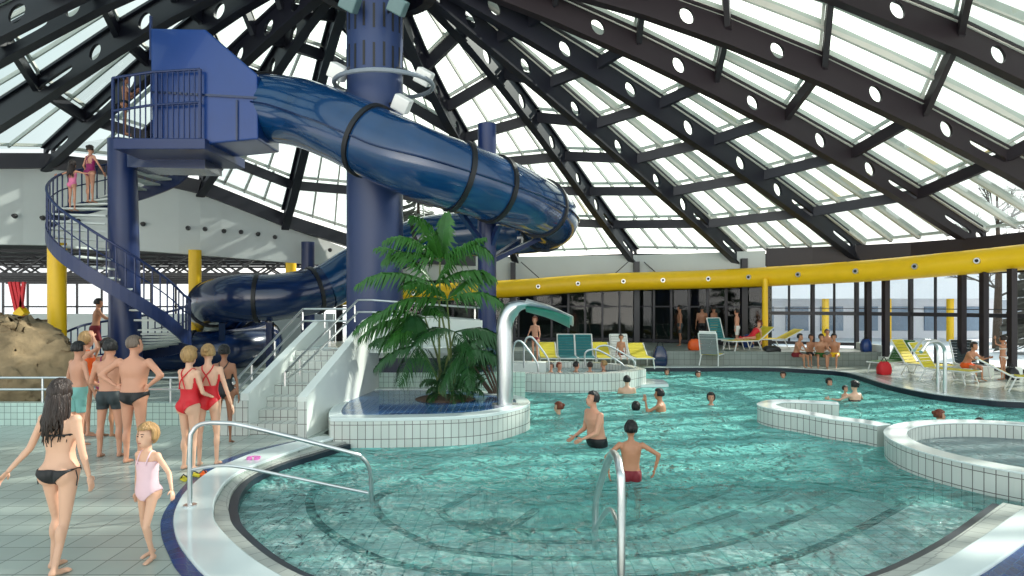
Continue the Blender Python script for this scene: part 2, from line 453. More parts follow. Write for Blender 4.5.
for i in range(NBM-1):
    pm = MB()
    SZ_, SN_ = rings_of(i), rings_of(i+1)
    for j, s in enumerate(SZ_):
        dz = -.05 if j == 0 else GD/2-.25
        w, h = (.34, .5) if j == 0 else (.16, .34)
        p = MB().bar(node(i, s, dz), node(i+1, SN_[j], dz), w, h)
        struct(p, 'ceiling_purlin', M_steelr if i >= 13 else M_steel)
        if j < len(SZ_)-1:
            s2 = SZ_[j+1]; u2 = SN_[j+1]; wn += 1
            a, b, c, d = node(i, s, TOP), node(i+1, SN_[j], TOP), node(i+1, u2, TOP), node(i, s2, TOP)
            g = MB().add([a, b, c, d], [(0, 1, 2, 3)])
            wo = struct(g, 'window_%d' % wn, M_glassr)
            br = MB(); nb = max(2, min(5, int((b-a).length/1.0)+1))
            for k in range(nb+1):
                f = k/nb if nb else 0
                f = .03+.94*f
                up = Vector((0, 0, 1))
                br.bar(a.lerp(b, f)+Vector((0, 0, .08)), d.lerp(c, f)+Vector((0, 0, .08)), .055 if i < 11 else .1, .12 if i < 11 else .26)
            dnl = a.lerp(d, .05); dnr = b.lerp(c, .05)
            br.bar(dnl+Vector((0, 0, .06)), dnr+Vector((0, 0, .06)), .08, .1)
            br.build('glazing_bar', M_bar, wo)
# apex ring and hub
mb = MB(); ring = [CC+.12*(EAVE[i]-CC) for i in range(NBM)]
hub = MB()
for k in range(24):
    a, b = 2*PI*k/24, 2*PI*(k+1)/24
    hub.bar((CX+1.5*math.cos(a), CY+1.5*math.sin(a), 11.0), (CX+1.5*math.cos(b), CY+1.5*math.sin(b), 11.0), .3, .9)
hub.prism([(CX+1.6*math.cos(2*PI*k/24), CY+1.6*math.sin(2*PI*k/24)) for k in range(24)], 11.5, 11.7)
struct(hub, 'ceiling_hub', M_steel)
# ------------------------------------------------------------------ world, sun, camera
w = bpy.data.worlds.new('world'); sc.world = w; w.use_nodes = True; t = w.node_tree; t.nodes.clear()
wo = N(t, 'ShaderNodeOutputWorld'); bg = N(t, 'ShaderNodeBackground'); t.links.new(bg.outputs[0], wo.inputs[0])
tc = N(t, 'ShaderNodeTexCoord'); sx = N(t, 'ShaderNodeSeparateXYZ'); t.links.new(tc.outputs['Generated'], sx.inputs[0])
rp = N(t, 'ShaderNodeValToRGB'); t.links.new(sx.outputs['Z'], rp.inputs[0])
rp.color_ramp.elements[0].position = 0.0; rp.color_ramp.elements[0].color = (1.05, 1.08, 1.1, 1)
rp.color_ramp.elements[1].position = .8; rp.color_ramp.elements[1].color = (.44, .57, .60, 1)
e = rp.color_ramp.elements.new(.3); e.color = (.62, .74, .77, 1)
nz = N(t, 'ShaderNodeTexNoise'); nz.inputs['Scale'].default_value = 2.2; nz.inputs['Detail'].default_value = 5; t.links.new(tc.outputs['Generated'], nz.inputs[0])
SD = Vector((math.tan(math.radians(9)), 1, .42)).normalized()
vd = N(t, 'ShaderNodeVectorMath', operation='DOT_PRODUCT'); vd.inputs[1].default_value = SD; t.links.new(tc.outputs['Generated'], vd.inputs[0])
pw = N(t, 'ShaderNodeMath', operation='POWER'); pw.inputs[1].default_value = 8; pw.use_clamp = True; t.links.new(vd.outputs['Value'], pw.inputs[0])
mg = N(t, 'ShaderNodeMix', data_type='RGBA', blend_type='ADD'); mg.inputs[7].default_value = (2.6, 2.4, 2.0, 1)
t.links.new(pw.outputs[0], mg.inputs[0]); t.links.new(rp.outputs[0], mg.inputs[6])
mm = N(t, 'ShaderNodeMapRange'); mm.inputs[1].default_value = .35; mm.inputs[2].default_value = .7; mm.inputs[3].default_value = .86; mm.inputs[4].default_value = 1.12
t.links.new(nz.outputs[0], mm.inputs[0])
m2 = N(t, 'ShaderNodeMix', data_type='RGBA', blend_type='MULTIPLY'); m2.inputs[0].default_value = 1
t.links.new(mg.outputs[2], m2.inputs[6]); t.links.new(mm.outputs[0], m2.inputs[7])
nb = N(t, 'ShaderNodeMapRange'); nb.inputs[1].default_value = .1; nb.inputs[2].default_value = -.7; nb.inputs[3].default_value = 1.0; nb.inputs[4].default_value = 1.7  # sky strengthened behind the camera, added as fill light for the interior
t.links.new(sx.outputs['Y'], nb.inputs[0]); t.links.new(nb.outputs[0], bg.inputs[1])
t.links.new(m2.outputs[2], bg.inputs[0])
def sun(az, el, strength, ang, col):
    l = bpy.data.lights.new('sun', 'SUN'); l.energy = strength; l.angle = math.radians(ang); l.color = col
    o = bpy.data.objects.new('sun', l); COL.objects.link(o)
    d = Vector((math.sin(math.radians(az))*math.cos(math.radians(el)), math.cos(math.radians(az))*math.cos(math.radians(el)), math.sin(math.radians(el))))
    o.rotation_euler = d.to_track_quat('Z', 'Y').to_euler(); return o
sun(62, 34, 5.5, 1.0, (1, .94, .84))
cam = bpy.data.cameras.new('camera'); co = bpy.data.objects.new('camera', cam); COL.objects.link(co)
cam.sensor_width = 36; cam.lens = F/1024*36; cam.shift_y = (HY-288)/1024; cam.clip_end = 500
co.location = (0, 0, HC); co.rotation_euler = (PI/2, 0, 0); sc.camera = co
sc.view_settings.view_transform = 'Standard'; sc.view_settings.look = 'None'; sc.view_settings.gamma = 1
sc.view_settings.use_curve_mapping = False; sc.view_settings.exposure = EXPO if 'EXPO' in globals() else .15
sc.cycles.volume_bounces = 2; sc.cycles.transparent_max_bounces = 24; sc.cycles.max_bounces = 10; sc.cycles.diffuse_bounces = 4
sc.cycles.sample_clamp_indirect = 6; sc.cycles.use_denoising = True; sc.cycles.caustics_refractive = True
# ------------------------------------------------------------------ decks and pool basin
def gp(pts, z=0): return [tuple(G(x, y, z)[:2]) for x, y in pts]
bo = gp([(300, 440), (255, 450), (222, 461), (196, 475), (178, 493), (163, 515), (161, 534), (169, 556), (183, 578), (250, 640), (420, 715), (600, 740), (850, 690), (1000, 600), (1080, 545), (1150, 505)])
wo_ = gp([(318, 438), (262, 452), (232, 463), (208, 474), (186, 493), (175, 512), (174, 531), (183, 552), (213, 584), (290, 630), (430, 672), (600, 688), (850, 642), (977, 578), (1040, 535), (1100, 500)])
wi = gp([(338, 438), (303, 449), (270, 461), (245, 471), (228, 482), (218, 496), (214, 509), (218, 528), (257, 564), (320, 594), (440, 620), (600, 632), (790, 616), (915, 577), (973, 545), (1030, 505)])
gi = gp([(346, 440), (315, 449), (278, 460), (249, 473), (234, 487), (229, 500), (229, 510), (236, 526), (275, 558), (330, 580), (450, 600), (600, 606), (740, 598), (862, 577), (944, 541), (1003, 500)])
BO, WO, WI, GI = [cr(c, 8) for c in (bo, wo_, wi, gi)]
far_r = [(9.9, 8.2), (14.2, 8.2), (14.2, 14.3)]
deck = MB()
ol = [(x, y) for x, y in WI]+[(9.9, 8.0), (40, 8.0), (40, -6), (-40, -6), (-40, 45), (-3.3, 45), (-3.3, 11.2)]
deck.prism(ol, -1.6, 0.0)
struct(deck, 'floor_near', M_deck)
struct(MB().strip(BO, WO, -.02, .006), 'trim_1', M_bluet)
cb = MB().strip(WO, WI, -.02, .035); struct(cb, 'trim_2', M_curb, bevel=.015)
struct(MB().strip(WI, GI, -1.6, -.03), 'trim_3', M_gut)
NB_ = [(a[0]+(b[0]-a[0])*.12, a[1]+(b[1]-a[1])*.12) for a, b in zip(GI, [(0.9, 11.0)]*len(GI))]
def inward(C, d):
    out = []
    for i in range(len(C)):
        a, b = C[max(i-1, 0)], C[min(i+1, len(C)-1)]
        tx, ty = b[0]-a[0], b[1]-a[1]; l = math.hypot(tx, ty) or 1
        nx, ny = -ty/l, tx/l
        out.append((C[i][0]+nx*d, C[i][1]+ny*d))
    return out
struct(MB().strip(GI, inward(GI, .1), -1.6, -.06), 'trim_4', M_nose)
lev = [-.2, -.33, -.48, -.66]; dd = [.1, .95, 1.75, 2.6, 3.5]
for k, z in enumerate(lev):
    A, B = inward(GI, dd[k]), inward(GI, dd[k+1])
    struct(MB().strip(A, B, -1.6, z), 'floor_step_%d' % (k+1), M_pf)
    struct(MB().strip(inward(GI, dd[k+1]-.1), inward(GI, dd[k+1]+.012), z-.03, z+.006), 'trim_%d' % (5+k), M_nose)
struct(MB().box((2, 16, -1.45), (40, 30, .2)), 'floor_pool', M_pf)
# far deck
fe = gp([(645, 367.6), (700, 367.5), (770, 367.5), (834, 371), (857, 375), (879, 382), (898, 387), (934, 394), (979, 399), (1024, 402)])+[(14.2, 14.3), (14.6, 12), (15, 8)]
FE = cr(fe, 6)
fo = [(-6, 22.6), (-6, 45), (45, 45), (45, 8)]
fd = MB().prism([(-2, 22.6)]+FE+[(18.8, 8), (18.8, 14), (17.1, 19.4), (15.8, 22.4), (13.5, 25.2), (12.8, 36), (-2, 36)], -1.6, 0.0)
struct(fd, 'floor_far', M_deck)
struct(MB().strip(FE, inward(FE, .3), -.02, .012), 'trim_9', M_curb)
struct(MB().strip(FE, inward(FE, -.04), -.3, -.01), 'trim_10', M_nose)
# water
def closed_water(outline, z0, z1): return MB().prism(outline, z0, z1)
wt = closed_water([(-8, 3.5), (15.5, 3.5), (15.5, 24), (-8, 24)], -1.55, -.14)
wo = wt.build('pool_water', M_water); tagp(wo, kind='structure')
# ------------------------------------------------------------------ planter
M_wpl2 = None
pl = cr([tuple(G(x, y, .36)[:2]) for x, y in [(329, 416), (345, 418), (430, 417), (480, 414.5), (512, 409), (530, 402.5), (520, 396), (490, 392)]]+[(-1.2, 14.45), (-3.3, 14.45), (-3.35, 12.2)], 6, True)
plt = thing('planter_basin', (-1.7, 12.6, -1.3), 'low tiled planter basin with blue water top holding the palm', 'planter')
pin = [(x+(-1.9-x)*.12, y+(12.7-y)*.16) for x, y in pl]
r_ = MB().prism(pl, -1.3, .30); r_.build('tiled_wall', M_wt, plt)
q = MB(); n = len(pl); q.strip(pl+[pl[0]], pin+[pin[0]], .30, .36); q.build('rim', M_curb, plt, bevel=.01)
MB().prism(pin, .29, .335).build('blue_tiled_bed', tiles('mid_blue_tile', (52, 92, 142), (120, 144, 168), .12, .12, .006, .08, var=.2), plt)
soil = MB().ell((-1.35, 12.95, .33), (.62, .5, .09)); soil.build('soil_mound', M_soil, plt, smooth=True)
# ------------------------------------------------------------------ palm
def frond(base, direction, L, droop, wl, m, parent, nl=22, name='frond', curl=0.0):
    mb = MB(); d = Vector(direction).normalized(); pts = []; p = Vector(base); v = d.copy(); st = L/14
    for k in range(15):
        pts.append(p.copy()); p = p+v*st; v = (v+Vector((0, 0, -droop*(.35+k/14)))).normalized()
    mb.tube(pts, [.013*(1-.75*k/14) for k in range(15)], 5)
    for k in range(2, nl):
        f = k/nl*14; i = min(int(f), 13); c = pts[i].lerp(pts[i+1], f-i); tg = (pts[i+1]-pts[i]).normalized()
        sd = tg.cross(Vector((0, 0, 1))); sd = sd.normalized() if sd.length > .05 else Vector((1, 0, 0))
        ll = wl*math.sin(PI*min(1, .18+.8*k/nl))**.7*random.uniform(.85, 1.1)
        for s in (-1, 1):
            dr = (sd*s+tg*.75+Vector((0, 0, random.uniform(-.35, .0)))).normalized()
            wv = tg*.026+Vector((0, 0, .01))
            a = c; b = c+dr*ll*.5+Vector((0, 0, .01)); e_ = c+dr*ll+Vector((0, 0, -ll*random.uniform(.35, .85)))
            mb.add([a-wv*.5, a+wv*.5, b+wv, b-wv, e_], [(0, 1, 2, 3), (3, 2, 4)])
    return mb.build(name, m, parent)
palm = thing('potted_palm', (-1.32, 12.95, .38), 'tall green palm with arching fronds growing in the tiled planter basin', 'plant')
heads = []
for k in range(7):
    a = k*.9; bx, by = -1.32+.16*math.cos(a), 12.95+.14*math.sin(a)
    top = [P(435, 285, 12.9), P(447, 300, 12.8), P(425, 318, 13.0), P(455, 332, 12.9), P(440, 262, 13.0), P(418, 345, 12.7), P(462, 350, 12.6)][k]
    pts = cr([(bx, by, .36), (bx*.6+top.x*.4, by, .36+(top.z-.36)*.5), tuple(top)], 5)
    MB().tube(pts, [.028-.001*i for i in range(len(pts))], 7).build('stem', M_stem, palm, smooth=True)
    heads.append(top)
FR = [  # head, tip px offsets (dx, dz in metres, dy), length
 (0, (-1.1, -.1, .55), 1.6, .16), (0, (-.75, .2, 1.0), 1.5, .15), (0, (.65, -.1, 1.15), 1.35, .14), (0, (.95, .3, .7), 1.3, .17),
 (4, (-.9, -.2, 1.1), 1.25, .2), (4, (.1, .2, 1.3), 1.0, .1), (4, (.9, -.2, .9), 1.2, .24), (4, (-.3, -.3, 1.3), 1.1, .2), (4, (-1.2, .2, .6), 1.2, .14),
 (1, (-1.2, -.3, .25), 1.5, .16), (1, (1.0, -.2, .45), 1.15, .16), (1, (.6, .5, .8), 1.2, .14), (1, (-.5, -.5, .6), 1.1, .16),
 (2, (-1.2, -.1, .1), 1.35, .13), (2, (-1.1, -.4, .5), 1.5, .2), (2, (-.9, .3, -.2), 1.1, .1), (2, (.3, -.6, .5), 1.0, .2), (2, (-.5, -.4, -.1), 1.1, .15),
 (3, (1.1, -.2, .35), 1.1, .18), (3, (.9, .3, .1), 1.1, .15), (3, (-.6, -.5, .3), 1.0, .2), (3, (.4, -.5, -.2), .9, .12),
 (5, (-.9, -.3, -.1), .95, .14), (5, (-.3, -.5, -.5), .9, .1), (5, (.4, -.5, -.3), .8, .12), (5, (-.6, .1, .3), 1.0, .15),
 (6, (.8, -.2, .1), .9, .14), (6, (.2, -.5, -.4), .9, .12), (6, (-.4, -.4, -.5), .9, .1), (6, (.6, .2, .5), 1.0, .18), (5, (0, -.3, .6), .8, .15)]
for hI, dr, L, dp in FR:
    frond(heads[hI], dr, L*1.08, dp*.8, .46 if L > 1.05 else .36, M_leaf if hI in (0, 4, 1, 2) else M_leafd, palm, 27)
for k in range(26):   # low leafy tufts around the base
    a = random.uniform(0, 2*PI); r = random.uniform(.05, .3)
    b = Vector((-1.32+r*math.cos(a), 12.9+r*math.sin(a), .4+random.uniform(0, .5)))
    frond(b, (math.cos(a)*.8, math.sin(a)*.8, random.uniform(.1, 1.0)), random.uniform(.35, .6), .2, .16, M_leafd, palm, 10, name='basal_leaf')
bush = thing('leafy_shrub', (-.45, 13.6, .36), 'dark broad-leaved shrub between the palm and the metal water spout', 'plant')
for k in range(5):
    top = P(452+k*9, 345+6*math.sin(k*2), 13.6)
    MB().tube([(-.45+.05*k, 13.6, .34), tuple(top.lerp(Vector((-.45, 13.6, .34)), .4)+Vector((.04, 0, 0))), tuple(top)], [.03, .024, .014], 6).build('stem', M_bark, bush)
    for q_ in range(9):
        a = q_*.75+k
        frond(top+Vector((0, 0, -.12*q_*.6)), (math.cos(a), math.sin(a)*.6, random.uniform(-.2, .6)), random.uniform(.35, .6), .18, .2, M_leafd, bush, 9, name='leafy_branch')
# ------------------------------------------------------------------ water spout
sp = thing('water_spout', (G(505, 404, .36).x, 12.15, .335), 'brushed metal waterfall spout with a wide flat lip beside the palm', 'water spout')
def band(pts3, widths, thick, sv=(.12, 1, 0)):
    rings = []
    n = len(pts3)
    for i in range(n):
        p = Vector(pts3[i]); t = (Vector(pts3[min(i+1, n-1)])-Vector(pts3[max(i-1, 0)])).normalized()
        s = Vector(sv).normalized(); s = (s-t*s.dot(t)).normalized(); u = t.cross(s)
        w, h = widths[i], thick[i]
        rings.append([p+s*(w/2*math.cos(a)) + u*(h/2*math.sin(a)) for a in [2*PI*k/16 for k in range(16)]])
    return MB().loft(rings)
spx = [(505, 404), (505, 370), (504.5, 340), (505, 325), (509, 313), (518, 306), (530, 304)]
p0 = cr([tuple(P(x, y, 12.15)) for x, y in spx], 4)
m_ = len(p0); band(p0, [.34+.25*max(0, i/m_-.5) for i in range(m_)], [.31]*(m_-6)+[.25, .22, .19, .16, .13, .11]).build('curved_post', M_chrome, sp, smooth=True)
top = [P(526, 304, 12.15), P(545, 309, 12.1), P(560, 315, 12.05), P(573, 321.5, 12.0)]
t_ = cr([tuple(p) for p in top], 4); n_ = len(t_)
band(t_, [.4+.7*i/n_ for i in range(n_)], [.17*(1-.8*i/n_)+.02 for i in range(n_)], (.12, 1, -.22)).build('lip', M_chrome, sp, smooth=True)
un = [tuple(Vector(p)-Vector((-.0, 0, .1*(1-.6*i/n_)))) for i, p in enumerate(t_)]
band(un[:-1], [.36+.65*i/n_ for i in range(n_-1)], [.04]*(n_-1), (.12, 1, -.3)).build('green_underside', mat('green_glass_sheet', (30, 130, 110), .3), sp, smooth=True)
MB().prism([(sp.location.x+.26*math.cos(a*PI/8), 12.15+.22*math.sin(a*PI/8)) for a in range(16)], .335, .37).build('base_plate', M_chrome, sp)
# ------------------------------------------------------------------ island tub (middle)
isl_px = [(500, 372.5), (540, 374), (590, 374), (625, 372.5), (646, 369)]
front = [tuple(G(x, y, .36)[:2]) for x, y in isl_px]
isl = cr(front, 5)+[(3.65, 19.8), (2.6, 20.9), (-.5, 21.2), (-1.5, 20), (-1.3, 17.6)]
it = thing('island_tub', (1.2, 19, -1.3), 'long white tiled whirlpool island in the middle of the pool', 'tub')
inn = [(x+(1.1-x)*.1, y+(19.3-y)*.2) for x, y in isl]
q = MB(); q.strip(isl+[isl[0]], inn+[inn[0]], -1.3, .36); q.build('tiled_wall', M_wt, it)
MB().prism(inn, -.6, -.5).build('seat_floor', M_pf, it)
w_ = MB().prism(inn, -.5, .18).build('tub_water', M_wtub, it)
MB().prism([(3.2, 18.2), (4.5, 18.4), (4.6, 19.4), (3.6, 20.2)], -1.3, -.06).build('entry_step', M_curb, it)
MB().prism([tuple(PX(x, d, 0)[:2]) for x, d in ((500, 18.6), (546, 18.7), (546, 19.2), (500, 19.2))], .1, .52).build('raised_edge', M_white, it)
# ------------------------------------------------------------------ right wall and round tub
rt = thing('round_tub', (7.15, 9.2, -1.3), 'round white tiled whirlpool tub at the shallow end of the pool', 'tub')
cx, cy, R1 = 7.8, 9.2, 2.12
def circ(cx, cy, r, n=64, a0=0, a1=2*PI): return [(cx+r*math.cos(a0+(a1-a0)*k/n), cy+r*math.sin(a0+(a1-a0)*k/n)) for k in range(n+1)]
A, B = circ(cx, cy, R1), circ(cx, cy, R1-.3)
MB().strip(A, B, -1.3, .2).build('tiled_wall', M_wt, rt)
MB().strip(circ(cx, cy, R1+.01), circ(cx, cy, R1-.31), .2, .225).build('rim', M_curb, rt, bevel=.008)
MB().prism(circ(cx, cy, R1-.3)[:-1], -1.0, -.9).build('seat_floor', M_pf, rt)
MB().prism(circ(cx, cy, R1-.3)[:-1], -.9, -.02).build('tub_water', M_wtub, rt)
sw = cr([tuple(G(x, y, .2)[:2]) for x, y in [(838, 403), (800, 401), (770, 401), (757, 405), (772, 410), (800, 414.5), (830, 420), (858, 423.5), (877, 427)]], 6)
sw = inward(sw, -.0); swi = inward(sw, .34)
st = thing('curving_pool_wall', (sw[20][0], sw[20][1], -1.3), 'low curving white tiled wall running from mid pool to the round tub', 'pool wall')
MB().strip(sw, swi, -1.3, .2).build('tiled_wall', M_wt, st)
MB().strip(inward(sw, -.01), inward(sw, .35), .2, .225).build('rim', M_curb, st, bevel=.008)
# ------------------------------------------------------------------ stair block
blk = thing('white_staircase', (-4.0, 12.5, 0), 'white rendered and tiled poolside staircase with a landing and steel rails', 'staircase')
zt = lambda y, d: HC-(y-HY)/F*d
xa, xb = lambda d: -3.62+(d-10.8)*.12, lambda d: -4.55+(d-11)*.06
near, far_ = 10.8, 14.5
def wallside(xf, pts, t): return MB().poly([(xf(d), d, z) for d, z in pts], (t, 0, 0))
wallside(xa, [(near, 0), (11.35, 0), (14.5, 0.0), (14.5, 2.0), (13.9, 1.9), (near, .7)], .16).build('right_parapet', M_white, blk)
MB().poly([(xa(near)-.0, near-.002, 0), (xa(near)+.16, near-.002, 0), (xa(near)+.16, near-.002, .62), (xa(near), near-.002, .62)], (0, -.015, 0)).build('tiled_newel', M_wt, blk)
wallside(xb, [(11.05, 0), (15, 0), (15, 1.85), (14.4, 1.85), (11.05, .72)], -.14).build('left_parapet', M_white, blk)
MB().prism([(-5.02, 11.0), (-4.55, 11.0), (-4.55, 11.3), (-5.02, 11.3)], 0, .6).build('tiled_pier', M_wt, blk)
for k in range(7):
    y0 = 11.1+k*.33
    sm = MB().poly([(xb(y0), y0, k*.185), (xa(y0), y0, k*.185), (xa(y0), y0, (k+1)*.185), (xb(y0), y0, (k+1)*.185)], (0, 2.6-k*.3, 0))
    sm.build('step', M_wt if k < 9 else M_white, blk)
MB().box((-2.9, 15.0, 1.25), (3.6, 2.2, .12)).build('landing', M_curb, blk)
MB().poly([(xa(14.5), 14.5, 1.03), (-.68, 14.5, 1.03), (-.68, 14.5, 1.88), (xa(14.5), 14.5, 2.0)], (0, .16, 0)).build('landing_parapet', M_white, blk)
MB().poly([(-3.3, 14.52, .7), (-.7, 14.52, .7), (-.7, 14.52, 1.03), (-3.3, 14.52, 1.03)], (0, .14, 0)).build('blue_band', mat('dark_blue_band', (22, 34, 66), .4), blk)
MB().poly([(-3.4, 14.53, -.6), (.3, 14.53, -.6), (.3, 14.53, .7), (-3.4, 14.53, .7)], (0, .14, 0)).build('green_tiled_wall', M_wtg, blk)
def rail(pts, r, name, parent, seg=8):
    return MB().tube(pts, r, seg).build(name, M_chrome, parent, smooth=True)
rl = thing('staircase_railing', (-3.5, 13, .7), 'double steel handrail running up both sides of the white staircase', 'railing')
for dy in (0, 12):
    rail([P(231, 392+dy*.9, 11.2), P(233, 383+dy, 11.2), P(303, 309+dy, 14.3), P(347, 309+dy, 14.4)], .022, 'handrail', rl)
    rail([P(285, 386, 11.2), P(285, 373+dy*.6, 11.2), P(300, 357+dy, 12), P(358, 300+dy, 14.4), P(372, 300+dy, 14.6), P(480, 308+dy, 14.6)], .022, 'handrail', rl)
for x, y, d, b in ((252, 365, 12.0, 380), (275, 341, 13.0, 356), (303, 312, 14.3, 330), (325, 312, 14.4, 328), (330, 330, 13.3, 346), (355, 305, 14.3, 322), (300, 360, 12.0, 376), (400, 303, 14.6, 323), (440, 306, 14.6, 326), (475, 309, 14.6, 328)):
    MB().bar(P(x, y, d), P(x, b, d), .03).build('baluster', M_chrome, rl)
# pool handrails
hr = thing('pool_handrail', tuple(G(190, 509)), 'long steel pool entry handrail beside the white curb with a girl next to it', 'handrail')
L1 = cr([(190, 509, 7.11), (190, 445, 7.11), (193, 431, 7.12), (202, 424, 7.14), (222, 423, 7.17), (250, 427, 7.23), (345, 451, 7.65), (362, 458, 7.75), (369, 468, 7.8), (371, 482, 7.82), (372, 512, 7.85)], 5)
MB().tube([P(*p) for p in L1], .025, 10).build('top_rail', M_chrome, hr, smooth=True)
L2 = cr([(190, 470, 7.11), (215, 466, 7.15), (240, 467, 7.2), (300, 479, 7.45), (368, 493, 7.8)], 5)
MB().tube([P(*p) for p in L2], .018, 8).build('lower_rail', M_chrome, hr, smooth=True)
MB().prism([(hr.location.x+.07*math.cos(a*PI/8), hr.location.y+.07*math.sin(a*PI/8)) for a in range(16)], .03, .05).build('floor_flange', M_chrome, hr)
hr2 = thing('pool_handrail', (G(622, 590).x, 5.15, 0), 'polished steel handrail standing upright at the near pool edge, seen end-on', 'handrail')
x0 = hr2.location.x
ps = cr([(x0, 5.15, 0), (x0, 5.15, .8), (x0, 5.22, .93), (x0+.005, 5.4, .985), (x0+.01, 5.8, .9), (x0+.01, 6.6, .35), (x0+.01, 6.8, .1), (x0+.01, 6.83, -.34)], 6)
MB().tube(ps, .034, 14).build('top_rail', M_chrome, hr2, smooth=True)
ps = cr([(x0, 5.15, .45), (x0+.004, 5.8, .42), (x0+.01, 6.8, -.1)], 6)
MB().tube(ps, .022, 10).build('lower_rail', M_chrome, hr2, smooth=True)
hr3 = thing('pool_handrail', tuple(G(944, 393)), 'arched steel ladder rail on the deck at the far pool edge near the loungers', 'handrail')
for dx in (0, .5):
    ps = cr([P(945, 393+dx*0, 16.2), P(945, 360, 16.2), P(944, 348, 16.2), P(937, 341.5, 16.1), P(928, 343, 15.9), P(921, 352, 15.6)], 5)
    MB().tube([Vector(p)+Vector((dx*.3, dx, 0)) for p in ps], .045 if dx == 0 else .035, 10).build('rail', M_chrome, hr3, smooth=True)
def ladder(name, pxs, d, label):
    o = thing(name, tuple(P(pxs[0][0], pxs[0][1], d)), label, 'handrail', )
    for k in (0, 1):
        ps = cr([P(x+k*11, y-k*4, d+k*.5) for x, y in pxs], 5); MB().tube(ps, .028, 8).build('rail', M_chrome, o, smooth=True)
    return o
ladder('tub_handrail', [(513, 372), (513, 352), (515, 343), (520, 341), (526, 347), (537, 363), (538, 374)], 17.9, 'pair of looped steel rails at the spout end of the island tub')
ladder('tub_handrail', [(585, 366), (585, 354), (590, 350), (600, 351), (622, 364), (624, 372)], 19.5, 'pair of sloping steel rails at the far end of the island tub')
# ------------------------------------------------------------------ central column with lamps
colm = thing('central_column', (CX, CY, 0), 'thick slate blue central column carrying the domed roof', 'column')
MB().tube([(CX, CY, 0), (CX, CY, 11.2)], .735, 40).build('shaft', M_col, colm, smooth=True)
sl = MB()
for k in range(18):
    a = 2*PI*k/18
    for z in (9.6, 8.6):
        R = Matrix.Rotation(a, 3, 'Z'); sl.box(Vector((CX, CY, z+(.05 if k % 2 else 0)))+R@Vector((.735, 0, 0)), (.02, .06, .62), R)
sl.build('air_slot', M_black, colm)
lr = thing('floodlight_ring', (CX+.3, CY, 7.6), 'steel hoop around the blue column holding box floodlights', 'floodlight')
ringp = [Vector((CX+.28+1.28*math.cos(2*PI*k/40), CY-.2+1.1*math.sin(2*PI*k/40), 8.0)) for k in range(41)]
MB().tube(ringp, .06, 8, caps=False).build('hoop', mat('grey_hoop', (120, 130, 140), .4), lr, smooth=True)
for px, py, d in ((338, 72, 16.6), (424, 77, 16.9), (402, 104, 16.2), (343, 100, 17.6), (350, 3, 15.9), (398, 6, 15.9)):
    c = P(px, py, d); o = MB(); R = Matrix.Rotation(.5, 3, 'Y') @ Matrix.Rotation(.4, 3, 'X'); o.box(c, (.42, .36, .38), R)
    f = o.build('lamp_housing', M_lw if py > 20 else mat('grey_green_housing', (84, 110, 112), .5), lr, bevel=.03)
    MB().bar(c, (CX+(c.x-CX)*.5, CY-.5, c.z+.1), .05).build('bracket', M_steel, lr)
# slim blue support post + slide
pc = thing('slide_support_post', tuple(G(487, 375).xy)+(0,), 'slim dark blue post holding up the bend of the slide', 'post')
pc.location = (PX(487, 17.3, 0).x, 17.3, -.9)
pc.location.z = -1.3
MB().tube([(pc.location.x, 17.3, -1.3), (pc.location.x, 17.3, 7.1)], .25, 24).build('shaft', M_bluep, pc, smooth=True)
slide = thing('tube_slide', (P(260, 140, 17.5).x, 17.5, 0), 'long enclosed blue tube slide curling from the tower down past the column', 'water slide')
SLP = [(256, 107, 17.3, .88), (300, 113, 16.6, .87), (340, 127, 15.8, .86), (380, 146, 15.3, .86), (420, 163, 15.1, .84), (470, 181, 15.6, .83), (515, 197, 16.6, .8), (545, 211, 18.2, .78), (552, 222, 19.8, .78), (530, 230, 21.4, .78), (480, 233, 22.4, .78), (420, 240, 22.8, .78), (360, 266, 22.8, .78), (325, 287, 22.2, .78), (280, 297, 21.4, .78), (240, 298, 21.2, .78), (216, 302, 22.0, .78), (212, 312, 23.6, .76), (240, 330, 25, .76), (262, 342, 24, .74), (232, 350, 22.4, .72), (180, 353, 21.8, .7), (120, 358, 21.6, .7)]
pth = cr([tuple(P(x, y, d))+(r,) for x, y, d, r in SLP], 8)
cut = 8*13
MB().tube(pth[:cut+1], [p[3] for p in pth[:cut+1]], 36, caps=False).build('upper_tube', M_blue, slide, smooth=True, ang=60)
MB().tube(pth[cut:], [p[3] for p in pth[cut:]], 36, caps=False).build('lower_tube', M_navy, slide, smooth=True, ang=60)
for i in (2, 22, 38, 44, 54, 68, 88, 106, 116, 130, 150, 166):
    a, b = Vector(pth[i][:3]), Vector(pth[i+1][:3]); t = (b-a).normalized(); r = pth[i][3]
    MB().tube([a-t*.06, a+t*.06], r+.055, 36).build('flange_ring', M_black, slide, smooth=True, ang=40)
# seam along the tube
seam = []
for i in range(0, 68):
    a, b = Vector(pth[i][:3]), Vector(pth[i+1][:3]); t = (b-a).normalized(); up = Vector((0, 0, 1)); s = t.cross(up).normalized()
    u = s.cross(t); n_ = (s*1.0+u*-.05).normalized(); seam.append(a+n_*(pth[i][3]+.01)) 
MB().tube(seam, .028, 6).build('seam', M_navy, slide)
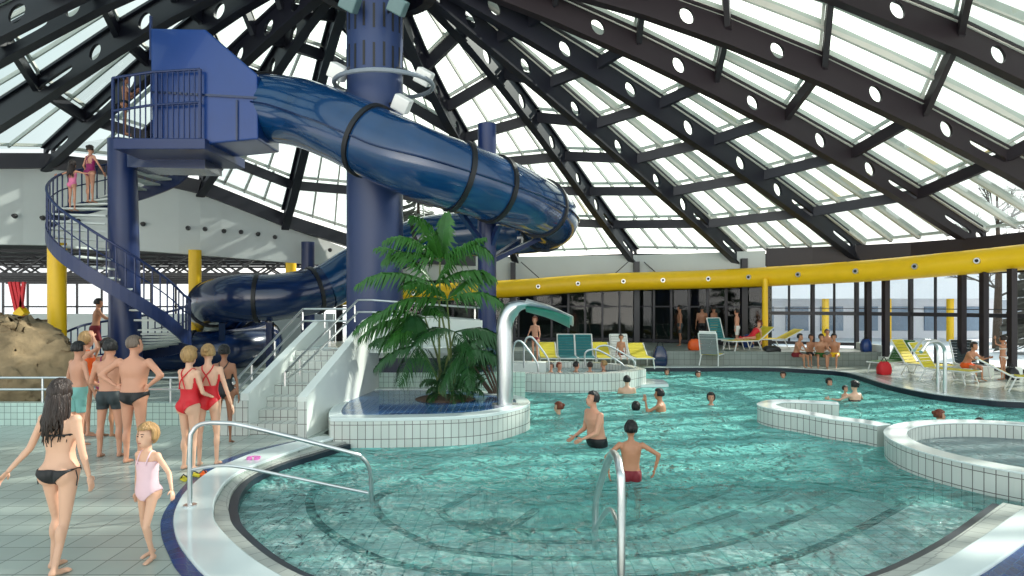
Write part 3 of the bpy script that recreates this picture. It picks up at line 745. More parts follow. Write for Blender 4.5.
# hood
hood = [(150, 28), (205, 29), (257, 74), (258, 139), (205, 144), (152, 150)]
MB().poly([P(x, y, 16.15) for x, y in hood], (0, 1.5, 0)).build('entrance_hood', M_bluebox, slide, bevel=.04)
MB().bar(P(151, 16, 16.3), P(151, 60, 16.3), .06).build('hood_post', M_bluep, slide)
MB().bar(P(152, 92, 16.12), P(258, 98, 16.12), .05).build('hood_rib', M_navy, slide)
MB().bar(P(237, 100, 16.12), P(237, 140, 16.12), .04).build('hood_rib', M_navy, slide)
px_, pz_ = pc.location.x, 0
for tgt in ((458, 209, 15.9), (545, 236, 18.9), (500, 222, 16.9), (520, 240, 20.5)):
    a = P(*tgt); MB().bar(a, (px_, 17.3, a.z-.9), .12).build('support_arm', M_bluep, slide)
    MB().box(a, (.2, .2, .2)).build('clamp', M_chrome, slide)
MB().bar(P(222, 322, 21.5), P(222, 345, 21.8), .2).build('support_arm', M_navy, slide)
MB().bar(P(270, 322, 21.5), P(270, 402, 21.5), .2).build('support_arm', M_navy, slide)
# ------------------------------------------------------------------ spiral stair tower
SX, SY = PX(122, 18, 0).x, 18.0; SR = 1.72
tw = thing('spiral_staircase', (SX, SY, 0), 'blue steel spiral staircase winding up to the slide entrance', 'staircase')
MB().tube([(SX+.12, SY, 0), (SX, SY, 6.85)], [.42, .36], 28).build('centre_pole', M_bluep, tw, smooth=True)
AZ = [(0, 6.85), (90, 5.9), (180, 4.85), (225, 4.1), (270, 3.25), (315, 2.35), (360, 1.45), (430, .98), (515, .58), (565, .08)]
def hz(a): return float(np.interp(a, [p[0] for p in AZ], [p[1] for p in AZ]))
def sp_(a, r, dz=0): 
    ar = math.radians(a); return Vector((SX+r*math.cos(ar), SY+r*math.sin(ar), hz(a)+dz))
st_in = []
for a in range(8, 565, 14):
    z = hz(a); r0, r1 = .4, SR-.04; a0, a1 = math.radians(a-7.5), math.radians(a+7.5)
    MB().poly([(SX+r0*math.cos(a0), SY+r0*math.sin(a0), z), (SX+r1*math.cos(a0), SY+r1*math.sin(a0), z), (SX+r1*math.cos(a1), SY+r1*math.sin(a1), z), (SX+r0*math.cos(a1), SY+r0*math.sin(a1), z)], (0, 0, .05)).build('tread', M_tread, tw)
rings = []
for a in range(0, 565, 6):
    o_ = Vector((math.cos(math.radians(a)), math.sin(math.radians(a)), 0))
    rings.append([sp_(a, SR, .1)+o_*.03, sp_(a, SR, .1)-o_*.03, sp_(a, SR, -.3)-o_*.03, sp_(a, SR, -.3)+o_*.03])
MB().loft(rings).build('stringer', M_bluep, tw)
MB().tube([sp_(a, SR, 1.05) for a in range(20, 565, 6)], .035, 8).build('handrail', M_bluep, tw, smooth=True)
MB().tube([sp_(a, SR, .6) for a in range(20, 565, 6)], .018, 6).build('middle_rail', M_bluep, tw, smooth=True)
for a in range(24, 563, 7): MB().bar(sp_(a, SR, .05), sp_(a, SR, 1.05), .028 if a % 21 else .05).build('baluster', M_bluep, tw)
MB().poly([P(113, 138, 15.95), P(205, 138, 15.95), P(205, 149, 15.95), P(113, 149, 15.95)], (0, 2.4, 0)).build('platform', M_bluep, tw, bevel=.02)
MB().poly([P(127, 150, 17.1), P(205, 150, 17.1), P(205, 169, 17.1), P(127, 167, 17.1)], (0, 1.0, 0)).build('platform_beam', M_navy, tw)
pr = [(113, 78, 16.0), (152, 72, 16.0), (200, 69, 16.0)]
for y0 in (0, 33):
    MB().tube([P(x, y+y0, d) for x, y, d in pr], .035, 8).build('platform_rail', M_bluep, tw)
MB().tube([P(113, 78, 16.9), P(113, 80, 18.6)], .03, 8).build('platform_rail', M_bluep, tw)
for k in range(17):
    f = k/16; x = 113+87*f; MB().bar(P(x, 78-9*f, 16.0), P(x, 138, 16.0), .025 if k % 8 else .06).build('baluster', M_bluep, tw)
# yellow posts
for k, (x, d, y0, lab) in enumerate(((57, 17.2, 243, 'yellow round post beside the artificial rock'), (195, 23.5, 250, 'yellow round post between the spiral staircase and the lower slide tube'), (291, 27.6, 252, 'short yellow post showing above the lower slide tube'))):
    zt_ = zt(y0, d); p_ = thing('yellow_post', (PX(x, d, 0).x, d, 0), lab, 'post')
    MB().tube([(PX(x, d, 0).x, d, 0), (PX(x, d, 0).x, d, zt_)], .22, 20).build('shaft', M_yel, p_, smooth=True)
    MB().tube([(PX(x, d, 0).x, d, 0), (PX(x, d, 0).x, d, .05)], .3, 20).build('base_plate', M_steel, p_)
p_ = thing('blue_post', (PX(308, 26, 0).x, 26, 0), 'dark blue stub post above the lower slide tube left of the column', 'post')
MB().tube([(p_.location.x, 26, 0), (p_.location.x, 26, zt(242, 26))], .26, 20).build('shaft', M_bluep, p_, smooth=True)
# ------------------------------------------------------------------ left white wall under the dome edge
ti = [(-260, 150, 16.5), (-60, 160, 20), (45, 165, 22), (118, 172, 23), (200, 190, 24), (285, 224, 26), (345, 248, 28)]
bi = [(-260, 236, 16.5), (-60, 243, 20), (45, 245, 22), (118, 249, 23), (200, 255, 24), (285, 262, 26), (345, 266, 28)]
T, B = cr(ti, 4), cr(bi, 4)
wl = MB()
vs, fs, n = [], [], len(T)
for a, b in zip(T, B): vs += [P(*a), P(*b), P(*b)+Vector((-.1, .3, 0)), P(*a)+Vector((-.1, .3, 0))]
for i in range(n-1):
    for k in range(4): fs.append((i*4+k, i*4+(k+1) % 4, (i+1)*4+(k+1) % 4, (i+1)*4+k))
wl.add(vs, fs); struct(wl, 'wall_left', M_wallg)
for (x, y) in ((15, 216), (43, 218), (78, 221), (143, 224), (188, 228), (205, 229), (224, 231), (241, 232), (258, 234), (275, 237), (330, 250)):
    d = float(np.interp(x, [p[0] for p in ti], [p[2] for p in ti])); c = P(x, y, d-.1)
    o = MB().tube([c, c-Vector((-.03, .12, 0))], [.09, .06], 12).build('air_nozzle', M_black, origin=c)
    tagp(o, 'small round black nozzle on the big curved white wall', 'nozzle', 'nozzles along the curved white wall')
# low roof with trusses behind the tower
struct(MB().poly([(-34, 24, 4.6), (-17, 24, 4.6), (-10.4, 27.5, 4.6), (-8.5, 42, 4.8), (-34, 42, 4.8)], (0, 0, .25)), 'ceiling_left', M_conc)
for k in range(6):
    tr = MB(); y = 27.5+k*2.6; z1, z0 = 4.5, 3.5
    x0_, x1_ = -32, -10.5+k*.3
    tr.bar((x0_, y, z1), (x1_, y, z1), .12); tr.bar((x0_, y, z0), (x1_, y, z0), .12)
    nn = 14
    for q_ in range(nn):
        a = x0_+(x1_-x0_)*q_/nn; b = x0_+(x1_-x0_)*(q_+1)/nn
        tr.bar((a, y, z0 if q_ % 2 else z1), (b, y, z1 if q_ % 2 else z0), .08)
    struct(tr, 'ceiling_truss', M_steel)
fw = MB(); yb = 41.5
for k in range(18):
    x = -33+k*1.6; fw.bar((x, yb, 0), (x, yb, 4), .1)
for z in (0.9, 2.0, 3.7): fw.bar((-33, yb, z), (-6, yb, z), .1)
wo = struct(fw, 'window_201', M_mull); MB().poly([(-33, yb, 0), (-6, yb, 0), (-6, yb, 4), (-33, yb, 4)], (0, .02, 0)).build('pane', M_glassw, wo, world=False)
struct(MB().box((-17.5, 27, .9), (20, .3, 1.8)), 'wall_low', M_wallg)
struct(MB().box((-4.9, 41.7, 2.4), (3.2, .3, 4.8)), 'wall_stub', M_wallg)
# ------------------------------------------------------------------ far facade: dark glazing and right bright glazing
FP = [(-6.5, 29.3), (0.3, 29.6), (5.6, 28.7), (9.0, 26.9), (10.35, 26.2)]
zb, ztp = .5, 3.35
dk = MB()
for a, b in zip(FP[:-1], FP[1:]):
    L = math.hypot(b[0]-a[0], b[1]-a[1]); n = max(1, int(L/.75))
    for k in range(n):
        f = k/n; x, y = a[0]+(b[0]-a[0])*f, a[1]+(b[1]-a[1])*f; dk.bar((x, y, zb), (x, y, ztp), .09)
    dk.bar((a[0], a[1], zb+.1), (b[0], b[1], zb+.1), .12); dk.bar((a[0], a[1], 2.1), (b[0], b[1], 2.1), .07)
wo = struct(dk, 'window_202', M_mull)
gm = MB()
for a, b in zip(FP[:-1], FP[1:]): gm.add([(a[0], a[1]+.04, zb), (b[0], b[1]+.04, zb), (b[0], b[1]+.04, ztp), (a[0], a[1]+.04, ztp)], [(0, 1, 2, 3)])
gm.build('pane', M_dglass, wo, world=False)
struct(MB().prism([(x, y+.1) for x, y in FP]+[(12.8, 32), (-7, 34)], 3.35, 3.55), 'ceiling_corridor', M_conc)
struct(MB().poly([(-7, 34, 0), (12.8, 32, 0), (12.8, 32, 3.4), (-7, 34, 3.4)], (0, .2, 0)), 'wall_corridor', M_dark)
struct(MB().poly([(10.5, 26.35, 0), (12.7, 32, 0), (12.7, 32, 3.4), (10.5, 26.35, 3.4)], (.2, 0, 0)), 'wall_corridor_end', M_dark)
# white spandrel above the duct
spn = MB()
for a, b in zip(FP[:-1], FP[1:]): spn.poly([(a[0], a[1]-.05, 3.3), (b[0], b[1]-.05, 3.3), (b[0], b[1]-.05, 4.4), (a[0], a[1]-.05, 4.4)], (0, .12, 0))
struct(spn, 'wall_back', M_wallg)
for (x, d) in ((340, 28.6), (400, 28.9), (513, 29.3), (636, 28.6), (743, 26.6)):
    q_ = PX(x, d, 0); o = MB().bar((q_.x, d-.1, .5), (q_.x, d-.1, 4.1), .24, .24).build('facade_column', M_steel); o['kind'] = 'structure'
xb_ = MB()
for a, b in ((513, 636), (636, 743)):
    for u_, v_ in ((a+8, a+26), (b-8, b-26)):
        xb_.bar(P(u_, 262, 28.2), P(v_, 278, 28.2), .04)
struct(xb_, 'ceiling_brace', M_steel)
# platform (benches) in front of dark glazing and bench wall
PF = [(-6.5, 23.6), (3.3, 23.5), (5.4, 23.4), (9.3, 23.2), (13.2, 22.9)]
struct(MB().prism([(p[0], p[1]) for p in PF]+[(13.3, 24.8), (10.4, 26.3), (9, 27), (5.6, 29.2), (-6.5, 36)], 0, .5), 'floor_platform', M_bwall)
struct(MB().poly([(13.2, 22.85, 0), (13.28, 22.85, 0), (13.4, 24.9, 0), (13.3, 24.9, 0)], (0, 0, .75)), 'wall_platform_end', M_white)
# right glazing
RP = [(10.4, 26.2), (12.0, 25.55), (13.35, 24.8), (14.7, 23.6), (15.6, 22.2), (16.3, 20.8), (17.0, 19.2), (17.9, 17), (18.6, 14)]
gm = MB(); gl = MB(); bz = MB()
for s_, (a, b) in enumerate(zip(RP[:-1], RP[1:])):
    zb2 = .6 if s_ < 2 else .02
    L = math.hypot(b[0]-a[0], b[1]-a[1]); n = 2 if L < 2 else 3
    if s_ <= 1: n = 2
    for k in range(n):
        f = k/n; x, y = a[0]+(b[0]-a[0])*f, a[1]+(b[1]-a[1])*f; gm.bar((x, y, zb2), (x, y, 3.3), .07 if k % n else .13)
    gm.bar((a[0], a[1], 1.85), (b[0], b[1], 1.85), .14); gm.bar((a[0], a[1], zb2+.06), (b[0], b[1], zb2+.06), .12)
    gm.bar((a[0], a[1], 2.05), (b[0], b[1], 2.05), .03)
    gl.add([(a[0], a[1], zb2), (b[0], b[1], zb2), (b[0], b[1], 3.3), (a[0], a[1], 3.3)], [(0, 1, 2, 3)])
    bz.poly([(a[0], a[1], 3.25), (b[0], b[1], 3.25), (b[0], b[1], 4.5), (a[0], a[1], 4.5)], (.1, .1, 0))
wo = struct(gm, 'window_203', M_mull); gl.build('pane', M_glassw, wo, world=False); struct(bz, 'wall_right', M_steelr)
for (x, d) in ((868, 23.3), (886, 22.7), (962, 20.6), (984, 20.0), (1012, 19.2)):
    c = PX(x, d, 0); o = struct(MB().bar((c.x, d, .2), (c.x, d, 3.3), .17, .2), 'facade_column', M_steelr)
    struct(MB().box((c.x, d, .18), (.36, .36, .36)), 'column_base', M_white)
c = PX(765, 24.9, 0); o = thing('yellow_post', (c.x, 24.9, .5), 'thin yellow post where the dark glazing meets the bright windows', 'post')
MB().tube([(c.x, 24.9, .5), (c.x, 24.9, 3.2)], .11, 14).build('shaft', M_yel, o, smooth=True)
# duct
DP = cr([P(x, y, d) for x, y, d in [(330, 297, 28.4), (400, 294, 28.4), (455, 291.5, 28.4), (520, 288, 28.3), (600, 282.5, 27.9), (700, 279.5, 26.8), (770, 276.5, 25.3), (860, 271.5, 23), (940, 265, 21), (1024, 257, 19.2), (1110, 247, 17.4), (1250, 228, 15)]], 8)
du = thing('yellow_air_duct', tuple(DP[40]), 'long round yellow air duct curving along the top of the windows', 'duct')
MB().tube(DP, .385, 24).build('pipe', M_yel, du, smooth=True)
acc = 0
for i in range(6, len(DP)-1):
    a, b = Vector(DP[i]), Vector(DP[i+1]); acc += (b-a).length
    if acc > 1.62:
        acc = 0; t = (b-a).normalized(); nrm = t.cross(Vector((0, 0, 1))).normalized(); c = a+nrm*.37
        z_ = MB().tube([c, c+nrm*.07], [.11, .09], 14).build('jet_nozzle', M_chrome, du)
        MB().tube([c+nrm*.07, c+nrm*.09], [.055, .05], 10).build('nozzle_hole', M_black, z_, world=False)
        z_.children[0].data.transform(Matrix.Translation(-du.location))
# ------------------------------------------------------------------ outside
struct(MB().prism([(13.6, 25.3), (15.9, 22.5), (17.2, 19.5), (18.9, 14), (18.9, -10), (140, -10), (140, 140), (-120, 140), (-120, 43), (-8, 43), (-8, 36.5), (13.6, 36.5)], -.4, -.1), 'ground_snow', M_snow)
bl = thing('white_building', (20, 40, -.1), 'pale building with yellow columns across the snow outside', 'building')
MB().box((21, 42, 3.6), (22, 7, 2.2)).build('upper_storey', M_bldw, bl)
MB().box((21, 44, 1.3), (22, 3, 2.8)).build('ground_storey', M_bldw, bl)
for k in range(6): MB().tube([(11.5+k*3.8, 39, -.1), (11.5+k*3.8, 39, 2.6)], .2, 12).build('yellow_column', M_yel, bl)
for k in range(9): MB().box((12+k*2.3, 42.45, 1.2), (1.5, .1, 1.6)).build('window', M_winb, bl)
b2 = thing('low_pavilion', (40, 44, -.1), 'low grey pavilion with orange signs outside right windows', 'building')
MB().box((46, 46, 1.2), (18, 6, 2.6)).build('wall', mat('pavilion_wall', (170, 176, 186), .8), b2); MB().box((46, 46, 2.6), (19, 7, .3)).build('roof', M_snow, b2)
for k in range(2): MB().box((33.5+k*4.2, 41, 1.7), (1.2, .08, .5)).build('orange_panel', M_org, b2)
def tree(x, y, h, seed, label, ever=False):
    rd = random.Random(seed); o = thing('bare_tree' if not ever else 'snowy_fir', (x, y, -.1), label, 'tree')
    mb = MB(); mb.tube([(x, y, -.1), (x+.1, y, h*.5), (x, y, h)], [.22, .14, .04], 8); mb.build('trunk', M_bark, o)
    br = MB()
    def grow(p, d, L, r, dep):
        e_ = p+d*L; br.tube([p, e_], [r, r*.6], 4, caps=False)
        if dep == 0: return
        for _ in range(3 if dep > 1 else 4):
            nd = (d+Vector((rd.uniform(-.7, .7), rd.uniform(-.7, .7), rd.uniform(-.2, .5)))).normalized(); grow(p.lerp(e_, rd.uniform(.5, 1)), nd, L*.62, r*.6, dep-1)
    if not ever:
        for k in range(11):
            a = rd.uniform(0, 2*PI); grow(Vector((x, y, h*rd.uniform(.25, .9))), Vector((math.cos(a), math.sin(a), .5)).normalized(), h*.2, .06, 3)
        br.build('branches', M_twig, o)
    else:
        for k in range(420):
            f = rd.random()**.8; a = rd.uniform(0, 2*PI); r = (1-f)*h*.27; z = h*(.08+.9*f)
            c = Vector((x, y, z)); br.add([c, c+Vector((math.cos(a)*r, math.sin(a)*r, -r*.35)), c+Vector((math.cos(a+.35)*r, math.sin(a+.35)*r, -r*.2))], [(0, 1, 2)])
        br.build('needles', mat('fir_needles', (112, 112, 104), .9, var=.4), o)
tree(25, 33, 8, 1, 'bare winter tree seen through the windows, nearest the pale building')
tree(33, 37, 9, 2, 'bare winter tree beyond the windows left of the low pavilion')
tree(24.5, 29.5, 7, 5, 'dark snowy fir outside, between the pale building and the low pavilion', True)
tree(35, 33, 9, 6, 'dark snowy fir outside the windows at the edge of the low pavilion', True)
tree(-6.5, 44, 13, 7, 'dark fir rising behind the roof left of the blue column', True)
tree(42, 50, 12, 8, 'tall bare tree rising behind the low pavilion')
# ------------------------------------------------------------------ people
V = Vector
def eval_mesh(mb, vox, smooth_it=4):
    me = mb.mesh('tmp'); o = bpy.data.objects.new('tmp', me); COL.objects.link(o)
    r = o.modifiers.new('r', 'REMESH'); r.mode = 'VOXEL'; r.voxel_size = vox
    s = o.modifiers.new('s', 'SMOOTH'); s.iterations = smooth_it; s.factor = .5
    dg = bpy.context.evaluated_depsgraph_get(); m2 = bpy.data.meshes.new_from_object(o.evaluated_get(dg)); bpy.data.objects.remove(o); bpy.data.meshes.remove(me)
    m2.shade_smooth(); return m2
def cone(mb, a, b, ra, rb, rm=None, seg=12, flat=1.0):
    a, b = V(a), V(b); n = 7; pts, rs = [], []
    for k in range(n):
        f = k/(n-1); pts.append(a.lerp(b, f)); r = ra+(rb-ra)*f
        if rm is not None: r += (rm-(ra+rb)/2)*math.sin(PI*min(1, f*1.35 if f < .37 else .5+(f-.37)/1.26))
        rs.append(r)
    mb.tube(pts, rs, seg); mb.ell(a, (ra,)*3, nu=10, nv=8); mb.ell(b, (rb,)*3, nu=10, nv=8)
def hand(mb, w, d, side_v, s, curl, palm_n):
    """w wrist, d direction, side_v thumb side, palm_n palm normal"""
    d = d.normalized(); t = (side_v-d*side_v.dot(d)).normalized(); n = d.cross(t).normalized()
    if n.dot(palm_n) < 0: n = -n
    R = Matrix((t, n, d)).transposed()
    mb.ell(w+d*.045*s, (.036*s, .016*s, .052*s), R, 12, 8)
    L = [.068, .078, .072, .056]
    for k in range(4):
        b = w+d*.082*s+t*(.026-.0175*k)*s; v = d.copy(); p = b; pts = [b-d*.02*s]; 
        for j, q in enumerate((.42, .32, .26)):
            v = (v+n*curl*(.35+.25*j)).normalized(); pts.append(p.copy()); p = p+v*L[k]*q*s
        pts.append(p); mb.tube(pts, [.0085*s, .0088*s, .008*s, .0075*s, .0055*s], 7)
    v = (d*.6+t*.8+n*.2).normalized(); b = w+d*.02*s+t*.026*s
    mb.tube([b, b+v*.03*s, b+v*.03*s+(d*.85+t*.3+n*.3).normalized()*.035*s], [.012*s, .0105*s, .007*s], 7)
NP = 0
def person(label, pos, h, rz=0, skin=1, build='m', hair='short', hm=None, suit='trunks', sm=None, vox=None, lean=0, slean=0, twist=0,
           hy=0, hp=0, AL=((.18, 0, -1), (.1, .1, -1)), AR=None, LL=((.03, 0, -1), (0, 0, -1)), LR=None, curl=.5, ground=True, near=False, group=None, name='person', face=True, zpel=None, belly=0, bulk=1.0):
    """pos = point on the ground under the pelvis (or pelvis height via zpel); local forward is +Y"""
    global NP; NP += 1
    AR = AR or AL; LR = LR or LL
    s = h/1.75; vox = vox or (.017*s if near else .03*s)
    kid = build == 'c'; fem = build in ('f',)
    sz_ = s; 
    shw = bulk*{'m': .192, 'f': .165, 'c': .15, 'y': .165}[build]*s/ (1 if not kid else 1)
    hw = {'m': .088, 'f': .09, 'c': .082, 'y': .082}[build]*s
    root = thing(name, (pos[0], pos[1], pos[2]), label, 'person', group, rz)
    mb = MB()
    # legs
    tl, sl_ = .43*s, .41*s
    feet = []; J = {}
    for sd, Lg in ((-1, LL), (1, LR)):
        t_ = V((Lg[0][0]*sd, Lg[0][1], Lg[0][2])).normalized(); c_ = V((Lg[1][0]*sd, Lg[1][1], Lg[1][2])).normalized()
        hip = V((sd*hw, 0, 0)); kn = hip+t_*tl; an = kn+c_*sl_; J[sd] = (hip, kn, an, t_, c_)
    lowest = min(J[-1][2].z, J[1][2].z)
    pz = (-lowest+.055*s) if zpel is None else zpel
    O = V((0, 0, pz))
    k_ = .88 if (fem or kid or build == 'y') else 1
    for sd in (-1, 1):
        hip, kn, an, t_, c_ = J[sd]
        hip, kn, an = hip+O, kn+O, an+O
        tr = bulk*{'m': .083, 'f': .086, 'c': .07, 'y': .066}[build]*s
        cone(mb, hip+V((0, 0, -.01)), kn, tr, .05*s*k_, None)
        cone(mb, kn, an, .049*s*k_, .033*s*k_, None); mb.ell(kn.lerp(an, .28)+V((0, -.016*s, 0)), (.05*s*k_, .054*s*k_, .11*s), nu=10, nv=8)
        fd = V((t_.x*.3+.12*sd, 1, 0)); fd = V((fd.x, fd.y, -.12 if c_.z < -.8 else -.5)).normalized()
        if c_.z > -.5: fd = V((0, .5, -.8)).normalized()
        mb.ell(an+V((0, -.02*s, -.02*s)), (.033*s, .04*s, .033*s), nu=10, nv=8)
        R = fd.to_track_quat('Y', 'Z').to_matrix()
        mb.ell(an+fd*.07*s+V((0, 0, -.025*s)), (.036*s, .1*s, .026*s), R, 12, 8)
        mb.ell(an+fd*.13*s+V((0, 0, -.032*s)), (.044*s, .05*s, .018*s), R, 10, 6)
        mb.ell(O+V((sd*hw*.92, -.05*s, .0)), (hw*.88, .085*s, .105*s), nu=12, nv=10)   # glutes
    # torso
    la, sa = math.radians(lean), math.radians(slean)
    up = V((math.sin(sa), math.sin(la), math.cos(la)*math.cos(sa))).normalized()
    tw_ = math.radians(twist)
    sec = {'m': [(-.07, .11, .08), (0, .165, .11), (.06, .165, .108), (.13, .15, .098), (.2, .143, .092), (.28, .155, .1), (.36, .172, .112), (.44, .178, .108), (.49, .165, .088), (.53, .12, .068), (.565, .066, .058)],
           'f': [(-.07, .11, .08), (0, .172, .112), (.06, .165, .104), (.13, .135, .088), (.2, .122, .082), (.28, .135, .09), (.36, .15, .11), (.44, .152, .098), (.49, .142, .08), (.53, .1, .06), (.565, .052, .05)],
           'y': [(-.07, .10, .075), (0, .142, .095), (.06, .138, .09), (.13, .122, .08), (.2, .118, .076), (.28, .128, .082), (.36, .143, .09), (.44, .15, .085), (.49, .14, .07), (.53, .095, .055), (.565, .05, .048)],
           'c': [(-.07, .10, .08), (0, .142, .102), (.06, .14, .105), (.13, .13, .1), (.2, .122, .09), (.28, .126, .09), (.36, .134, .09), (.44, .138, .082), (.49, .128, .07), (.53, .088, .055), (.565, .05, .048)]}[build]
    rings = []; spine = []; p = O.copy(); prev = -.07
    for z, a, b in sec:
        f = max(0, min(1, (z-.0)/.25)); dirv = (V((0, 0, 1))*(1-f)+up*f).normalized() if z > 0 else V((0, 0, 1))
        if z == -.07: p = O+V((0, 0, -.07*s))
        else: p = p+dirv*(z-prev)*s
        prev = z; ang = tw_*f; lx = V((math.cos(ang), math.sin(ang), 0)); lx = (lx-dirv*lx.dot(dirv)).normalized(); ly = dirv.cross(lx)
        b2 = b+(belly*.05 if .03 < z < .25 else 0)
        rings.append([p+(lx*a*math.copysign(abs(math.cos(t))**.85, math.cos(t))+ly*b2*math.copysign(abs(math.sin(t))**.85, math.sin(t)))*s+ly*(.008*s) for t in [2*PI*q/20 for q in range(20)]])
        spine.append((p.copy(), dirv.copy(), lx.copy(), ly.copy()))
    rings = [[q[0]+(v-q[0])*bulk for v in rg] for rg, q in zip(rings, spine)]
    mb.loft(rings)
    sp4 = spine[8]; upv, lx, ly = sp4[1], sp4[2], sp4[3]
    nb = spine[10][0]; 
    # shoulder blades / chest for tone
    for sd in (-1, 1):
        mb.ell(sp4[0]+lx*sd*.08*s-ly*.05*s-upv*.06*s, (.06*s, .045*s, .09*s), nu=10, nv=8)
        if build in 'mf': mb.ell(sp4[0]+lx*sd*.075*s+ly*(.06 if fem else .05)*s-upv*.1*s, (.065*s, .055*s, .06*s), nu=10, nv=8)
        mb.ell(sp4[0]+lx*sd*.06*s+upv*.025*s, (.08*s, .045*s, .04*s), nu=10, nv=8)
    kh = 1.12 if kid else 1.0
    hk = s**.35/s if s < .9 else 1.0; hk = min(hk, 1.18)*1.07
    ht = V((0, 0, 1))*.6+upv*.4; hyr, hpr = math.radians(hy), math.radians(hp)
    HR = Matrix.Rotation(hyr+tw_*.6, 3, 'Z') @ Matrix.Rotation(-hpr, 3, 'X')
    neck = nb+ht.normalized()*.058*s
    cone(mb, nb-upv*.03*s, neck+V((0, 0, .03*s)), .058*s*k_, .05*s*k_)
    hc = neck+ht.normalized()*.095*s*hk + HR @ V((0, .02*s, 0)); S = s*hk
    def hp_(x, y, z): return hc+HR @ V((x*S, y*S, z*S))
    mb.ell(hp_(0, -.008, .02), (.073*S, .092*S, .098*S), HR, 16, 12)
    mb.ell(hp_(0, .028, -.055), (.052*S, .058*S, .06*S), HR, 12, 10)
    mb.ell(hp_(0, .086, -.012), (.012*S, .02*S, .026*S), HR @ Matrix.Rotation(.35, 3, 'X'), 8, 8)
    for sd in (-1, 1): mb.ell(hp_(.075*sd, -.005, -.005), (.012*S, .02*S, .03*S), HR, 8, 8)
    # arms
    hm_ = MB()
    for sd, A in ((-1, AL), (1, AR)):
        sh = sp4[0]+lx*sd*shw*.98+upv*.005*s
        ua = V((A[0][0]*sd, A[0][1], A[0][2])).normalized(); fa = V((A[1][0]*sd, A[1][1], A[1][2])).normalized()
        el = sh+ua*.29*s; wr = el+fa*.25*s
        mb.ell(sh, (.056*s*k_,)*3, nu=12, nv=10)
        cone(mb, sh, el, .046*s*k_*bulk, .037*s*k_*bulk); cone(mb, el, wr, .038*s*k_*bulk, .026*s*k_); mb.ell(el.lerp(wr, .25), (.04*s*k_,)*3, nu=10, nv=8)
        pn = V((-sd, 0, 0)) if abs(fa.z) > .6 else V((0, 0, -1))
        tv = V((0, 1, 0)) if abs(fa.z) > .6 else V((0, .2, 1))
        hand(hm_, wr, fa, tv, s*(1.0 if not kid else .9), curl, pn)
    bm = eval_mesh(mb, vox)
    # join raw hands
    body = bm.copy()
    b2 = bmesh.new(); b2.from_mesh(body); hme = hm_.mesh('h', smooth=True, ang=None); b2.from_mesh(hme); b2.to_mesh(body); b2.free(); bpy.data.meshes.remove(hme); body.shade_smooth()
    link('body', body, SK[skin], root)
    # garments cut from the body surface
    def garment(nm, m, planes, infl=.006, keep=None, th=True):
        b = bmesh.new(); b.from_mesh(bm); b.normal_update()
        for v in b.verts: v.co += v.normal*infl*max(s, .75)
        for co_, no_ in planes:
            g = b.verts[:]+b.edges[:]+b.faces[:]
            bmesh.ops.bisect_plane(b, geom=g, plane_co=co_, plane_no=no_, clear_outer=True)
        if keep:
            dl = [f for f in b.faces if not keep(f.calc_center_median())]
            bmesh.ops.delete(b, geom=dl, context='FACES')
        me = bpy.data.meshes.new(nm); b.to_mesh(me); b.free(); me.shade_smooth()
        if len(me.polygons) == 0: return None
        o = link(nm, me, m, root)
        if near:
            md = o.modifiers.new('cloth', 'SOLIDIFY'); md.thickness = .004; md.offset = 1
        return o
    H0 = O
    def legpl(zc, slope):   # V cut between the legs
        return [(H0+V((0, 0, zc*s)), V((sd, 0, -slope)).normalized()) for sd in (1, -1)]
    armless = lambda c: abs(c.x) < .19*s*max(1, bulk*1.06) and abs((c-H0).y) < .2*s+abs(lean)*.01
    if suit == 'briefs': garment('swim_briefs', sm, [(H0+V((0, 0, .09*s)), V((0, 0, 1)))]+legpl(-.1, 1.35), keep=armless)
    elif suit in ('trunks', 'shorts'):
        seated = LL[0][2] > -.6
        zl = -.17 if suit == 'trunks' else -.33
        if seated: garment('swim_trunks', sm, [(H0+V((0, 0, .1*s)), V((0, 0, 1))), (H0+V((0, .24*s, 0)), V((0, 1, 0))), (H0+V((0, 0, -.14*s)), V((0, 0, -1)))], .012, keep=lambda c: abs(c.x) < .22*s)
        else: garment('swim_trunks', sm, [(H0+V((0, 0, .1*s)), V((0, 0, 1))), (H0+V((0, 0, zl*s)), V((0, 0, -1)))], .01, keep=armless)
    elif suit == 'one_piece':
        garment('swimsuit', sm, [(sp4[0]-upv*(.06)*s, upv), (H0+lx*.168*s, lx), (H0-lx*.168*s, -lx)]+legpl(-.1, 1.0), keep=lambda c: not ((c-H0).dot(-ly) > .045*s and (c-H0).z > .27*s))
        st_ = MB()
        for sd in (-1, 1):
            st_.tube(cr([sp4[0]+lx*sd*.07*s+ly*.12*s-upv*.1*s, sp4[0]+lx*sd*.075*s+ly*.03*s+upv*.06*s, sp4[0]+lx*sd*.06*s-ly*.075*s+upv*.01*s, sp4[0]-lx*sd*.02*s-ly*.118*s-upv*.1*s, sp4[0]-lx*sd*.06*s-ly*.112*s-upv*.22*s], 5), .009*s, 6)
        st_.build('strap', sm, root, world=False)
    elif suit == 'bikini':
        garment('bikini_bottom', sm, [(H0+V((0, 0, .055*s)), V((0, 0, 1)))]+legpl(-.1, 1.15), keep=armless)
        garment('bikini_top', sm, [(sp4[0]-upv*.085*s, upv), (sp4[0]-upv*(.165 if not kid else .2)*s, -upv), ], keep=lambda c: abs((c-sp4[0]).dot(lx)) < .152*s and ((c-sp4[0]).dot(ly) > -.0 or abs((c-sp4[0]).dot(upv)+.125*s) < .012*s))
        bw = MB()
        q0 = sp4[0]-ly*.1*s-upv*.125*s
